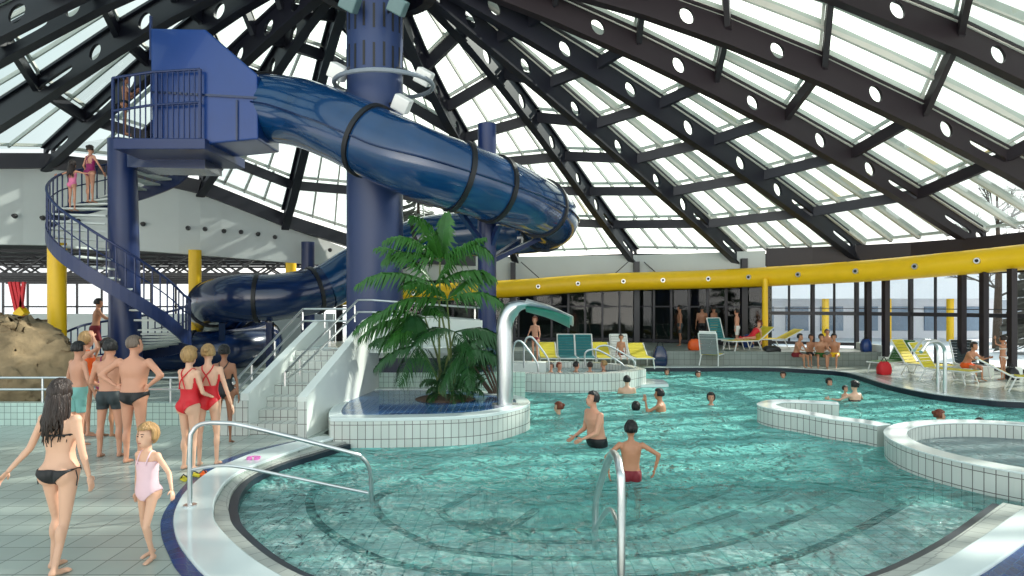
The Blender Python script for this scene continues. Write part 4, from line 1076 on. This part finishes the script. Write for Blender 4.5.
        bw.tube([sp4[0]-upv*.125*s-lx*.15*s-ly*.03*s, q0-lx*.08*s-ly*.012*s, q0-ly*.016*s, q0+lx*.08*s-ly*.012*s, sp4[0]-upv*.125*s+lx*.15*s-ly*.03*s], .006, 6)
        for sd in (-1, 1): bw.tube([q0-ly*.012*s, q0-ly*.03*s+lx*sd*.03*s-upv*.04*s, q0-ly*.02*s+lx*sd*.02*s-upv*.1*s], .004, 5)
        for sd in (-1, 1): bw.tube([H0+V((sd*.175*s, -.02, .04*s)), H0+V((sd*.2*s, -.03, -.02*s)), H0+V((sd*.19*s, -.03, -.1*s))], .005, 5)
        bw.build('tie_string', sm, root, world=False)
    # hair
    if hair and hm:
        hb = MB()
        def cap(rad, cut_front, low):
            nu, nv = 22, 14; vs, fs = [], []
            for j in range(nv+1):
                ph = PI*j/nv
                for i in range(nu):
                    th = 2*PI*i/nu; x, y, z = math.sin(ph)*math.cos(th), math.sin(ph)*math.sin(th), math.cos(ph)
                    jit = 1+.05*noise.noise(Vector((x*3+NP, y*3, z*3)))+.03*math.sin(7*th+3*ph)*math.sin(ph)
                    vs.append(hp_(x*(.073+rad)*jit, (y*(.092+rad)-.012)*jit, z*(.098+rad)*jit+.024))
            for j in range(nv):
                for i in range(nu):
                    ph = PI*(j+.5)/nv; th = 2*PI*(i+.5)/nu; y = math.sin(ph)*math.sin(th); z = math.cos(ph)
                    if y > 0.25 and z < cut_front: continue
                    if y > -.1 and z < -.15+low*.5: continue
                    if z < low: continue
                    a, b = j*nu+i, j*nu+(i+1) % nu; fs.append((a, a+nu, b+nu, b))
            hb.add(vs, fs)
        if hair == 'crop': cap(.005, .45, -.35)
        elif hair == 'short': cap(.014, .42, -.5)
        elif hair == 'bob': cap(.022, .4, -.75)
        elif hair == 'bun': cap(.014, .42, -.5); hb.ell(hp_(0, -.11, .06), (.035*S,)*3)
        elif hair == 'long':
            cap(.018, .42, -.7)
            rd = random.Random(NP)
            for k in range(30):
                th = PI+PI*(k+.5)/30; x0, y0 = math.cos(th)*.082, math.sin(th)*.1-.012; L = rd.uniform(.14, .28)
                hb.tube([hp_(x0*.8, y0*.8, .06), hp_(x0*1.02, y0*1.02, -.03), hp_(x0*1.1+rd.uniform(-.015, .015), y0*1.0-.02, -.14), hp_(x0*1.1+rd.uniform(-.03, .03), y0*.8-.045, -.14-L*.5), hp_(x0*.9+rd.uniform(-.05, .05), y0*.7-.06, -.14-L)], [.012*S, .017*S, .016*S, .012*S, .003*S], 6)
        o = hb.build('hair', hm, root, smooth=True, world=False, ang=None)
        if hair != 'long':
            md = o.modifiers.new('thick', 'SOLIDIFY'); md.thickness = .006; md.offset = 1
    if face:
        fb = MB()
        for sd in (-1, 1): fb.ell(hp_(.028*sd, .079, .012), (.011*S, .006*S, .006*S), HR, 8, 6)
        for sd in (-1, 1): fb.tube([hp_(.014*sd, .083, .034), hp_(.03*sd, .08, .037), hp_(.044*sd, .068, .031)], .003*S, 5)
        fb.build('eyes', M_eye, root, smooth=True, world=False)
        MB().ell(hp_(0, .084, -.058), (.022*S, .008*S, .006*S), HR, 8, 6).build('mouth', M_lip, root, smooth=True, world=False)
    bpy.data.meshes.remove(bm)
    return root
R_ = math.radians
# near group on the deck; rz 0 = facing away from the camera
HIPS = ((1, -.3, -.8), (-.82, .12, -.6))
g1 = G(60, 570)
person('slim person in a black bikini with long wet dark hair walking away', (g1.x, g1.y, 0), 1.64, R_(-6), 0, 'f', 'long', M_hbr, 'bikini', M_sblack, near=True, vox=.014,
       AL=((.42, -.1, -1), (.6, -.45, -.9)), AR=((.2, .0, -1), (.12, .2, -1)), LL=((.0, .16, -1), (0, -.1, -1)), LR=((.0, -.12, -1), (0, -.3, -1)), face=False)
g2 = G(148, 560)
person('small blond child in pale pink swimwear walking towards the camera', (g2.x, g2.y, 0), 1.2, R_(180-14), 0, 'c', 'bob', M_hbl, 'one_piece', M_slpink, near=True, vox=.011,
       AL=((.75, .1, -.75), (.45, .35, -.6)), AR=((.25, -.2, -1), (.2, -.1, -1)), LL=((.0, .3, -1), (0, -.3, -1)), LR=((.05, -.1, -1), (0, -.35, -1)), hy=-6)
g3 = G(134, 463)
person('broad man in black briefs with cropped grey hair, hands on hips', (g3.x, g3.y, 0), 1.82, bulk=1.13, rz=R_(-4), skin=1, build='m', hair='crop', hm=M_hgr, suit='briefs', sm=M_sblack, near=True, hy=-30,
       AL=HIPS, AR=HIPS, LL=((.03, 0, -1), (0, -.04, -1)), face=False, belly=.3, hp=-8)
g4 = G(102, 460)
person('dark-haired man in charcoal trunks seen from behind beside the man with hands on hips', (g4.x, 9.5, 0), 1.74, R_(6), 1, 'm', 'short', M_hbk, 'trunks', M_sgrey, near=True,
       AL=((.35, .15, -1), (-.3, .75, -.4)), AR=((.25, .3, -1), (-.4, .8, -.2)), LL=((.1, 0, -1), (0.02, -.04, -1)), face=False)
g5 = G(80, 455)
person('dark curly-haired man in pale teal shorts, half hidden behind the charcoal trunks', (PX(78, 10.3, 0).x, 10.3, 0), 1.66, R_(-30), 1, 'm', 'short', M_hbk, 'shorts', M_steal, near=True, vox=.02,
       AL=((.5, .0, -1), (-.1, .4, -.8)), LL=((.04, 0, -1), (0, -.05, -1)), face=False)
person('blond person with one arm raised to the head, orange strap, in the queue', (PX(86, 11.0, 0).x, 11.0, 0), 1.78, R_(-40), 1, 'f', 'bob', M_hbl, 'one_piece', M_org, near=True, vox=.022,
       AL=((.3, .1, -1), (.1, .3, -1)), AR=((1, .2, .45), (-.75, -.1, .8)), face=False)
person('short dark-haired person in the queue peeking out beside the bald man', (PX(107, 10.9, 0).x, 10.9, 0), 1.68, R_(-10), 2, 'y', 'bun', M_hbr, 'one_piece', M_smag, near=True, vox=.022, face=False)
g7 = G(189, 470)
person('blond woman in a red low-backed swimsuit, the nearer of two in red', (g7.x, g7.y, 0), 1.68, R_(-24), 0, 'f', 'bob', M_hbl, 'one_piece', M_red, near=True, hy=10,
       AL=((.1, .25, -1), (-.5, .9, -.5)), AR=((.15, .2, -1), (-.2, .9, -.4)), LL=((.0, .02, -1), (0, -.04, -1)), face=False)
g8 = G(210, 470)
person('fair-haired woman in a red swimsuit standing just right of her friend', (PX(208, 9.0, 0).x, 9.0, 0), 1.70, R_(12), 0, 'f', 'bun', M_hbl, 'one_piece', M_red, near=True,
       AL=((.1, .2, -1), (-.1, .4, -.9)), AR=((.3, -.05, -1), (.3, .1, -1)), LL=((.06, .04, -1), (0, -.04, -1)), face=False)
person('dark-skinned bather standing behind the two women in red swimsuits', (PX(224, 10.4, 0).x, 10.4, 0), 1.6, R_(10), 3, 'f', 'bun', M_hbk, 'one_piece', M_sblack, face=False)
# stairs
person('man in dark red trunks climbing the bottom of the spiral staircase', (SX+1.2*math.cos(R_(155)), SY+1.2*math.sin(R_(155)), .64), 1.8, R_(-60), 2, 'm', 'short', M_hbk, 'shorts', M_sdred, near=True, vox=.024,
       AL=((.1, .6, -.6), (0, .9, .1)), AR=((.1, .6, -.6), (0, .9, .1)), LL=((0, .3, -1), (0, -.3, -1)), lean=8, face=False)
pz = sp_(158, 1.3); 
person('girl in a pink swimsuit holding both rails near the top of the spiral stairs', (SX+1.35*math.cos(R_(183)), SY+1.35*math.sin(R_(183)), hz(183)+.06), 1.38, R_(-10), 1, 'y', 'long', M_hbr, 'one_piece', M_spink, near=True, vox=.02,
       AL=((1, .1, -.25), (1, .1, -.05)), AR=((1, .1, -.25), (1, .1, -.05)), face=False)
person('woman in a magenta swimsuit standing above the girl on the spiral stairs', (SX+1.35*math.cos(R_(157)), SY+1.35*math.sin(R_(157)), hz(157)+.06), 1.66, R_(-20), 1, 'f', 'bun', M_hbr, 'one_piece', M_smag, near=True, vox=.022,
       AL=((.6, .1, -.9), (.1, .5, -.8)), face=False)
person('tanned bather in dark briefs waiting on the top platform beside the slide hood', (PX(125, 17.8, 0).x, 17.8, 6.95), 1.66, R_(-60), 3, 'y', 'short', M_hbk, 'briefs', M_sblack, near=True, vox=.022, hp=-15,
       AL=((.1, .5, -.8), (-.3, .5, .6)), face=False)
# pool bathers: z of waterline -0.14
def bather(label, px, wy, d, h, sub, **kw):
    """d depth, sub = height of body below the water"""
    c = PX(px, d, 0); return person(label, (c.x, d, -.14-sub), h, **kw)
def dw(y): return F*2.44/(y-HY)
bather('dark-haired man in black trunks standing waist deep near the pool middle', 597, 445, dw(446), 1.80, .87, belly=.4, bulk=1.15, rz=R_(112), skin=1, hair='short', hm=M_hbk, suit='trunks', sm=M_sblack, near=True, lean=8, hy=0,
       AL=((.1, .35, -1), (-.2, .9, -.35)), AR=((.15, .1, -1), (-.1, .9, -.5)), hp=-12, LL=((.05, 0, -1), (0, 0, -1)))
bather('boy in dark red trunks seen from behind, elbows out, behind the end-on handrail', 631, 478, dw(480), 1.5, .71, bulk=1.12, rz=R_(-6), skin=2, build='y', hair='short', hm=M_hbk, suit='trunks', sm=M_sdred, near=True, vox=.014,
       AL=((.85, -.25, -.75), (-.15, -.05, -1)), AR=((1, -.2, -.55), (-.25, .1, -1)), LL=((.06, 0, -1), (0, 0, -1)), face=False)
bather('man with a hand to his face, chest deep in the pool', 663, 411, dw(411), 1.75, 1.25, rz=R_(65), skin=2, hm=M_hbk, suit='trunks', sm=M_sblack, near=True, vox=.022, lean=8,
       AL=((.1, .8, -.5), (-.1, .2, 1)), AR=((.1, .2, -1), (0, .7, -.6)))
bather('dark-haired swimmer facing the camera with only head and neck above water', 711, 405, dw(405), 1.62, 1.33, rz=R_(172), skin=1, build='f', hair='bob', hm=M_hbk, suit='one_piece', sm=M_sblack, near=True, vox=.022)
bather('black-haired swimmer seen from behind, only the head out of the water', 636, 410, dw(410), 1.62, 1.44, rz=0, skin=2, build='f', hair='bob', hm=M_hbk, suit='one_piece', sm=M_sblack, face=False)
bather('auburn-haired swimmer with rosy shoulders at water level', 559, 414, dw(414), 1.62, 1.36, rz=R_(80), skin=0, build='f', hair='bun', hm=M_hau, suit='one_piece', sm=M_org, AL=((.3, .9, -.2), (.1, 1, 0)))
bather('pale bather seen from behind in front of the island tub wall', 627, 391, 17.1, 1.75, 1.28, rz=0, skin=0, hm=M_hbk, suit='trunks', sm=M_sblack, face=False, AL=((.3, .3, -.9), (0, .6, -.5)))
bather('child beside a pale bather by the island tub wall', 612, 391, dw(391), 1.3, 1.05, rz=0, skin=0, build='c', hm=M_hbr, suit='trunks', sm=M_sblack, face=False)
bather('small child with red and orange armbands floating before the island tub', 584, 391, dw(391), 1.0, .84, rz=R_(180), skin=1, build='c', hair='short', hm=M_hau, suit='trunks', sm=M_org, AL=((1, .2, .1), (.8, .6, 0)))
bather('dark-haired bather beside the planter with just the head showing', 477, 400, 15.7, 1.62, 1.38, rz=R_(170), skin=0, hm=M_hbk, suit='trunks', sm=M_sblack)
for x, y, d, lab, hmm in ((667, 373, 21.5, 'swimmer head near the far pool edge below the grey bench', M_hbr), (698, 376, 20.8, 'black wet swimmer head below the yellow and white lounger', M_hbk), (783, 377, 20.6, 'lone swimmer head below the seated group of four', M_hbr), (829, 385, 18.8, 'dark swimmer head left of the adult carrying a child', M_hbk), (497, 372, 21.3, 'swimmer head beyond the spout post at the island end', M_hbr)):
    bather(lab, x, y, d, 1.65, 1.45, rz=R_(150+x % 60), skin=1, hm=hmm, suit='trunks', sm=M_sblack)
bather('adult seen from behind carrying a child in the right part of the pool', 855, 401, dw(401), 1.7, 1.2, rz=R_(20), skin=0, build='f', hair='bun', hm=M_hbk, suit='bikini', sm=M_sblack, face=False, near=True, vox=.024, AL=((.7, .4, -.4), (.2, .8, 0)))
bather('small child held on the arm of an adult in the pool', 845, 399, dw(399)+.25, 1.0, .72, rz=R_(200), skin=1, build='c', hm=M_hbr, suit='trunks', sm=M_sblack)
bather('auburn-haired woman whose head shows above the rim behind the round tub', 939, 420, 13.0, 1.65, 1.4, rz=R_(-110), skin=1, build='f', hair='bun', hm=M_hau, suit='one_piece', sm=M_sblack)
bather('dark head with just the hair visible behind the round tub rim', 980, 421, 12.9, 1.6, 1.5, rz=0, skin=2, hm=M_hbr, suit='trunks', sm=M_sblack, face=False)
for k, (x, d, z, hmm) in enumerate(((551, 19.0, -.98, M_hbr), (559, 19.3, -1.0, M_hau), (576, 19.3, -.98, M_hbk), (590, 19.2, -.98, M_hbr), (604, 19.5, -.96, M_hbl))):
    person(['leftmost brown head', 'auburn head', 'black-haired head', 'brown-haired head right of the black-haired one', 'fair rightmost head'][k]+' resting inside the island tub', (PX(x, d, 0).x, d, z-.12), 1.6, R_(150+k*70), 1, 'f', 'short', hmm, 'one_piece', M_sblack, face=True)
# deck-side people
SIT = ((.15, 1, -.05), (0, .05, -1))
SITL = dict(LL=SIT, zpel=.52, curl=.4)
def sitter(label, px, d, z, rz, **kw):
    kw = {**SITL, **kw}; return person(label, (PX(px, d, 0).x, d, z), kw.pop('h', 1.72), rz, **kw)
sitter('bather in dark red trunks on the grey bench, farthest from the white bench end', 796, 22.45, 0, R_(215), h=1.52, zpel=.45, skin=2, hm=M_hbk, suit='trunks', sm=M_sdred, face=False, lean=18, AL=((.1, .5, -.8), (0, 1, -.1)))
sitter('slim bather with brown hair sitting back between the others on the grey bench', 810, 22.75, 0, R_(180), h=1.4, zpel=.45, skin=2, build='y', hm=M_hbr, suit='trunks', sm=M_sblack, face=False, lean=10, AL=((.1, .4, -.9), (0, 1, -.1)))
sitter('bather in green trunks leaning forward in the middle of the bench group', 820, 22.4, 0, R_(165), h=1.55, zpel=.45, skin=2, hm=M_hbr, suit='trunks', sm=M_lgn, face=False, lean=24, AL=((.1, .6, -.8), (0, 1, -.1)))
sitter('bather in yellow trunks seated nearest the white bench end', 835, 22.4, 0, R_(140), h=1.52, zpel=.45, skin=2, hm=M_hbk, suit='trunks', sm=M_yel, face=False, lean=18, AL=((.1, .6, -.8), (0, 1, -.1)))
sitter('bather seated higher up behind the bench group', 827, 23.5, .5, R_(180), h=1.3, zpel=.14, LL=((.3, 1, .1), (-.2, .3, -.3)), skin=2, hm=M_hbk, suit='trunks', sm=M_sblack, face=False)
person('bather in pale briefs standing with one arm up by the right windows', (PX(1003, 18.9, 0).x, 18.9, 0), 1.28, R_(30), 2, 'f', 'bun', M_hbr, 'bikini', M_lw, face=False, AL=((.8, .2, .2), (-.5, .3, .9)))
sitter('bather hunched forward on the edge of a lounger by the right windows', 966, 19.0, -.1, R_(200), h=1.5, skin=2, hm=M_hbr, suit='trunks', sm=M_org, face=False, lean=30, AL=((.1, .6, -.7), (0, .9, .3)))
person('slim person walking on the island beside the looped steel rails', (PX(535, 20.6, 0).x, 20.6, .36), 1.45, R_(150), 1, 'y', 'short', M_hau, 'briefs', M_sdred, face=False, AL=((.3, .2, -1), (.1, .4, -.8)))
person('person in a white top standing on the platform in front of the dark glazing', (PX(737, 25.6, 0).x, 25.6, .5), 1.5, R_(60), 1, 'm', 'short', M_hbk, 'shorts', M_lw, face=False)
for k, (x, lab, m_) in enumerate(((702, 'person in dark shorts standing by the dark glazing above the tall white lounger', M_sblack), (714, 'person with yellow shorts standing at the dark glazing', M_yel), (680, 'person in blue-grey shorts standing at the dark glazing left of the white pipe', M_sgrey))):
    person(lab, (PX(x, 26.3, 0).x, 26.3, .5), 1.65, R_(40*k), 3, 'm', 'short', M_hbk, 'shorts', m_, face=False)
person('child sitting up on the white lounger behind the island tub', (PX(621, 22.5, 0).x, 22.5, .0), 1.3, R_(180), 2, 'y', 'short', M_hbr, 'trunks', M_sdred, face=False, LL=((.15, 1, -.05), (0, 1, -.2)), zpel=.5)
# ------------------------------------------------------------------ loungers
def lounger(label, px, d, z, rz, m, back=50, bm_=None, group=None, frame=M_lw, sc_=1.0, head=None):
    c = PX(px, d, z); o = thing('sun_lounger', (c.x, c.y, z), label, 'sun lounger', group, rz); o.scale = (sc_,)*3
    hz_ = .36; fr = MB()
    for s in (-1, 1):
        fr.tube([(s*.31, -.95, hz_), (s*.31, .25, hz_)], .022, 8)
    fr.tube([(-.31, -.95, hz_), (.31, -.95, hz_)], .022, 8)
    fr.build('frame', frame, o, world=False, smooth=True)
    b = math.radians(back); ex = V((0, .25+.85*math.cos(b), hz_+.85*math.sin(b)))
    bf = MB()
    for s in (-1, 1): bf.tube([(s*.31, .25, hz_), (s*.31, ex.y, ex.z)], .022, 8)
    bf.tube([(-.31, ex.y, ex.z), (.31, ex.y, ex.z)], .022, 8); bf.build('back_frame', frame, o, world=False, smooth=True)
    sl = MB()
    for k in range(9): sl.box((0, -.88+k*.125, hz_+.02), (.56, .105, .018))
    sl.build('seat', m, o, world=False)
    sl = MB(); R = Matrix.Rotation(b, 3, 'X')
    for k in range(8):
        sl.box(V((0, .25, hz_+.02))+R @ V((0, .06+k*.105, 0)), (.56, .09, .018), R)
    sl.build('backrest', bm_ or m, o, world=False)
    for y in (-.75, .2):
        for s in (-1, 1):
            MB().tube([(s*.3, y, hz_), (s*.33, y+(.16 if y > 0 else -.12), 0)], .02, 7).build('leg', frame, o, world=False)
    if head: MB().box(V((0, .25, hz_+.05))+R @ V((0, .72, .02)), (.58, .3, .05), R).build('head_cushion', head, o, world=False, bevel=.01)
    return o
lounger('pale upright lounger with yellow seat at the far pool edge', 711, 22.9, .05, R_(150), M_ly, 68, head=M_lw, sc_=1.0, bm_=mat('grey_lounger_fabric', (128, 134, 134), .6))
lounger('grey tilted lounger back standing behind the upright white-topped lounger', 722, 25.0, .5, R_(20), M_lt, 70)
lounger('yellow reclining lounger with a sunbather, left of the seated group', 748, 23.9, .5, R_(-70), M_ly, 35)
lounger('yellow lounger with tilted back beside the reclining sunbather', 775, 25.0, .5, R_(-80), M_ly, 25)
lounger('green-draped lounger standing past the white bench end', 893, 21.0, 0, R_(-60), M_lgn, 50)
lounger('yellow lounger with raised back, first of the pair by the right windows', 919, 20.1, 0, R_(28), M_ly, 58)
lounger('yellow lounger with raised back, second of the pair by the right windows', 939, 18.6, 0, R_(28), M_ly, 58)
lounger('yellow lounger partly cut off by the picture edge on the right deck', 1024, 16.6, 0, R_(60), M_ly, 30)
lounger('dark-framed lounger under the hunched bather by the right windows', 968, 20.1, 0, R_(-20), M_sgrey, 55)
for x, m, bk, lab in ((548, M_ly, 30, 'low yellow lounger behind the island tub, closest to the water spout'), (567, M_lt, 62, 'teal upright lounger behind the island tub, nearer the spout'), (585, M_lt, 62, 'teal upright lounger behind the island tub, farther from the spout'),
        (603, M_ly, 30, 'low yellow lounger between the teal pair and the white lounger'), (621, M_lw, 62, 'white upright lounger behind the island tub holding a child'), (640, M_ly, 28, 'yellow lounger at the far end of the row behind the island tub')):
    lounger(lab, x, 22.85, 0, 0, m, bk)
person('sunbather lying on the yellow reclining lounger by the platform edge', (PX(752, 23.9, 0).x, 23.9, .92), 1.5, R_(110), 1, 'f', 'short', M_hau, 'one_piece', M_red, face=False, LL=((.05, 1, -.05), (0, 1, -.1)), zpel=.06, lean=-50)
def bag(lab, x, d, z, m, s=(.35, .25, .3), nm='swim_bag'):
    c = PX(x, d, z); o = thing(nm, c, lab, 'bag'); mb = MB(); rg = []
    for zz, k in ((0, .85), (.12, 1), (.5, 1.02), (.8, .86), (1, .5)):
        rg.append([V((s[0]/2*k*math.copysign(abs(math.cos(a))**.5, math.cos(a)), s[1]/2*k*math.copysign(abs(math.sin(a))**.5, math.sin(a)), zz*s[2]+.02*math.sin(3*a+x))) for a in [2*PI*q/20 for q in range(20)]])
    mb.loft(rg).build('bag_body', m, o, smooth=True, world=False)
    MB().tube(cr([(-.3*s[0], 0, s[2]*.85), (0, 0, s[2]*1.35), (.3*s[0], 0, s[2]*.85)], 5), .014, 6).build('handle', M_sblack, o, world=False)
bag('navy bag standing against the grey platform wall', 660, 23.1, 0, M_navy, (.5, .3, .7))
bag('orange and yellow bag on the platform beside the upright lounger', 695, 24, .5, M_org, (.5, .35, .4))
bag('blue bag on the sill where the dark glazing ends', 748, 25.4, .5, M_bluebox, (.4, .3, .5))
bag('blue bag at the end of the bench beneath the windows', 866, 23.2, .5, M_bluebox, (.35, .3, .45))
bag('dark bag on the deck beside the standing bather', 1012, 19, 0, M_sblack, (.35, .25, .35))
bag('red swim bag on the deck by the green-draped lounger', 884, 20.3, 0, M_red, (.4, .3, .4))
bag('black heap of clothes on the grey bench left of the seated group', 772, 23.3, .5, M_sblack, (.6, .35, .2))
# small things on the deck
def sandal(label, px, py, rz, m):
    g = G(px, py); o = thing('flip_flop', (g.x, g.y, 0.0), label, 'flip-flop', None, rz)
    MB().prism([(.045*math.cos(a)*(1 if math.sin(a) > 0 else .8), .12*math.sin(a)) for a in [2*PI*k/18 for k in range(18)]], .007, .028).build('sole', m, o, world=False)
    MB().tube([(-.04, -.01, .03), (0, .05, .06), (.04, -.01, .03)], .009, 6).build('strap', M_sblack, o, world=False)
sandal('yellow and black flip-flop lying by the blue tile band, nearer the child', 184, 480, .6, M_ly)
sandal('yellow and black flip-flop lying by the blue tile band, beside the handrail post', 195, 476, .9, M_ly)
sandal('dark flip-flop with orange edge behind the handrail post', 203, 475, .3, M_org)
gg = thing('pink_goggles', tuple(G(253, 462)), 'pink swimming goggles lying on the white curb', 'goggles'); gg.location.z = .035
for s_ in (-1, 1): MB().tube([(s_*.05, 0, 0), (s_*.05, 0, .045)], [.04, .03], 12).build('lens', mat('pink_plastic', (226, 120, 190), .3), gg, world=False, smooth=True)
MB().tube(cr([(-.09, 0, .02), (-.06, .1, .02), (.06, .1, .02), (.09, 0, .02)], 5), .01, 6).build('strap', mat('pink_plastic', (226, 120, 190), .3), gg, world=False)
# artificial rock and fence on the left
rk = MB()
for (x, y, d, r) in ((5, 362, 15, 1.15), (28, 350, 15.3, .8), (45, 372, 15, .75), (-30, 365, 15, 1.4), (60, 378, 15.2, .5), (20, 385, 14.6, .8)):
    rk.ell(P(x, y, d), (r, r*.8, r*.95), nu=20, nv=14)
rock = MB().mesh('x'); bpy.data.meshes.remove(rock)
rme = eval_mesh(rk, .08, 2)
rng = random.Random(4)
rock_loc = P(20, 400, 15); rock_loc.z = 0
for v in rme.vertices:
    n3 = noise.noise(v.co*1.2)*.34+noise.noise(v.co*3.1)*.2+abs(noise.noise(v.co*7))*.1; v.co += v.normal*n3; v.co -= rock_loc
ro = link('artificial_rock', rme, M_rock); ro.location = rock_loc; tagp(ro, 'brown artificial rock mound beside the yellow post', 'rock')
lowwall = MB().prism([(-14, 11.9), (-5.1, 11.9), (-5.1, 12.1), (-14, 12.1)], 0, .42)
struct(lowwall, 'wall_low_tiled', M_wtg)
fe_ = thing('deck_fence', (-8, 12.0, .62), 'low steel pipe fence on the tiled wall behind the queue of bathers', 'fence')
for z in (.88, .66): MB().tube([(-14, 12, z), (-5.1, 12, z)], .022, 8).build('rail', M_chrome, fe_)
for k in range(8): MB().tube([(-13.6+k*1.2, 12, .42), (-13.6+k*1.2, 12, .88)], .02, 8).build('post', M_chrome, fe_)
toy = thing('red_climbing_frame', (PX(20, 24, 0).x, 24, 1.8), 'red and yellow slide frame hanging above the low grey wall', 'frame')
for x0_, x1_ in ((10, 18), (18, 24), (24, 20), (14, 22)):
    MB().bar(P(x0_, 282, 24), P(x1_, 318, 24), .1).build('red_bar', M_red, toy)
MB().bar(P(18, 316, 24), P(25, 310, 24), .3).build('yellow_panel', M_yel, toy)
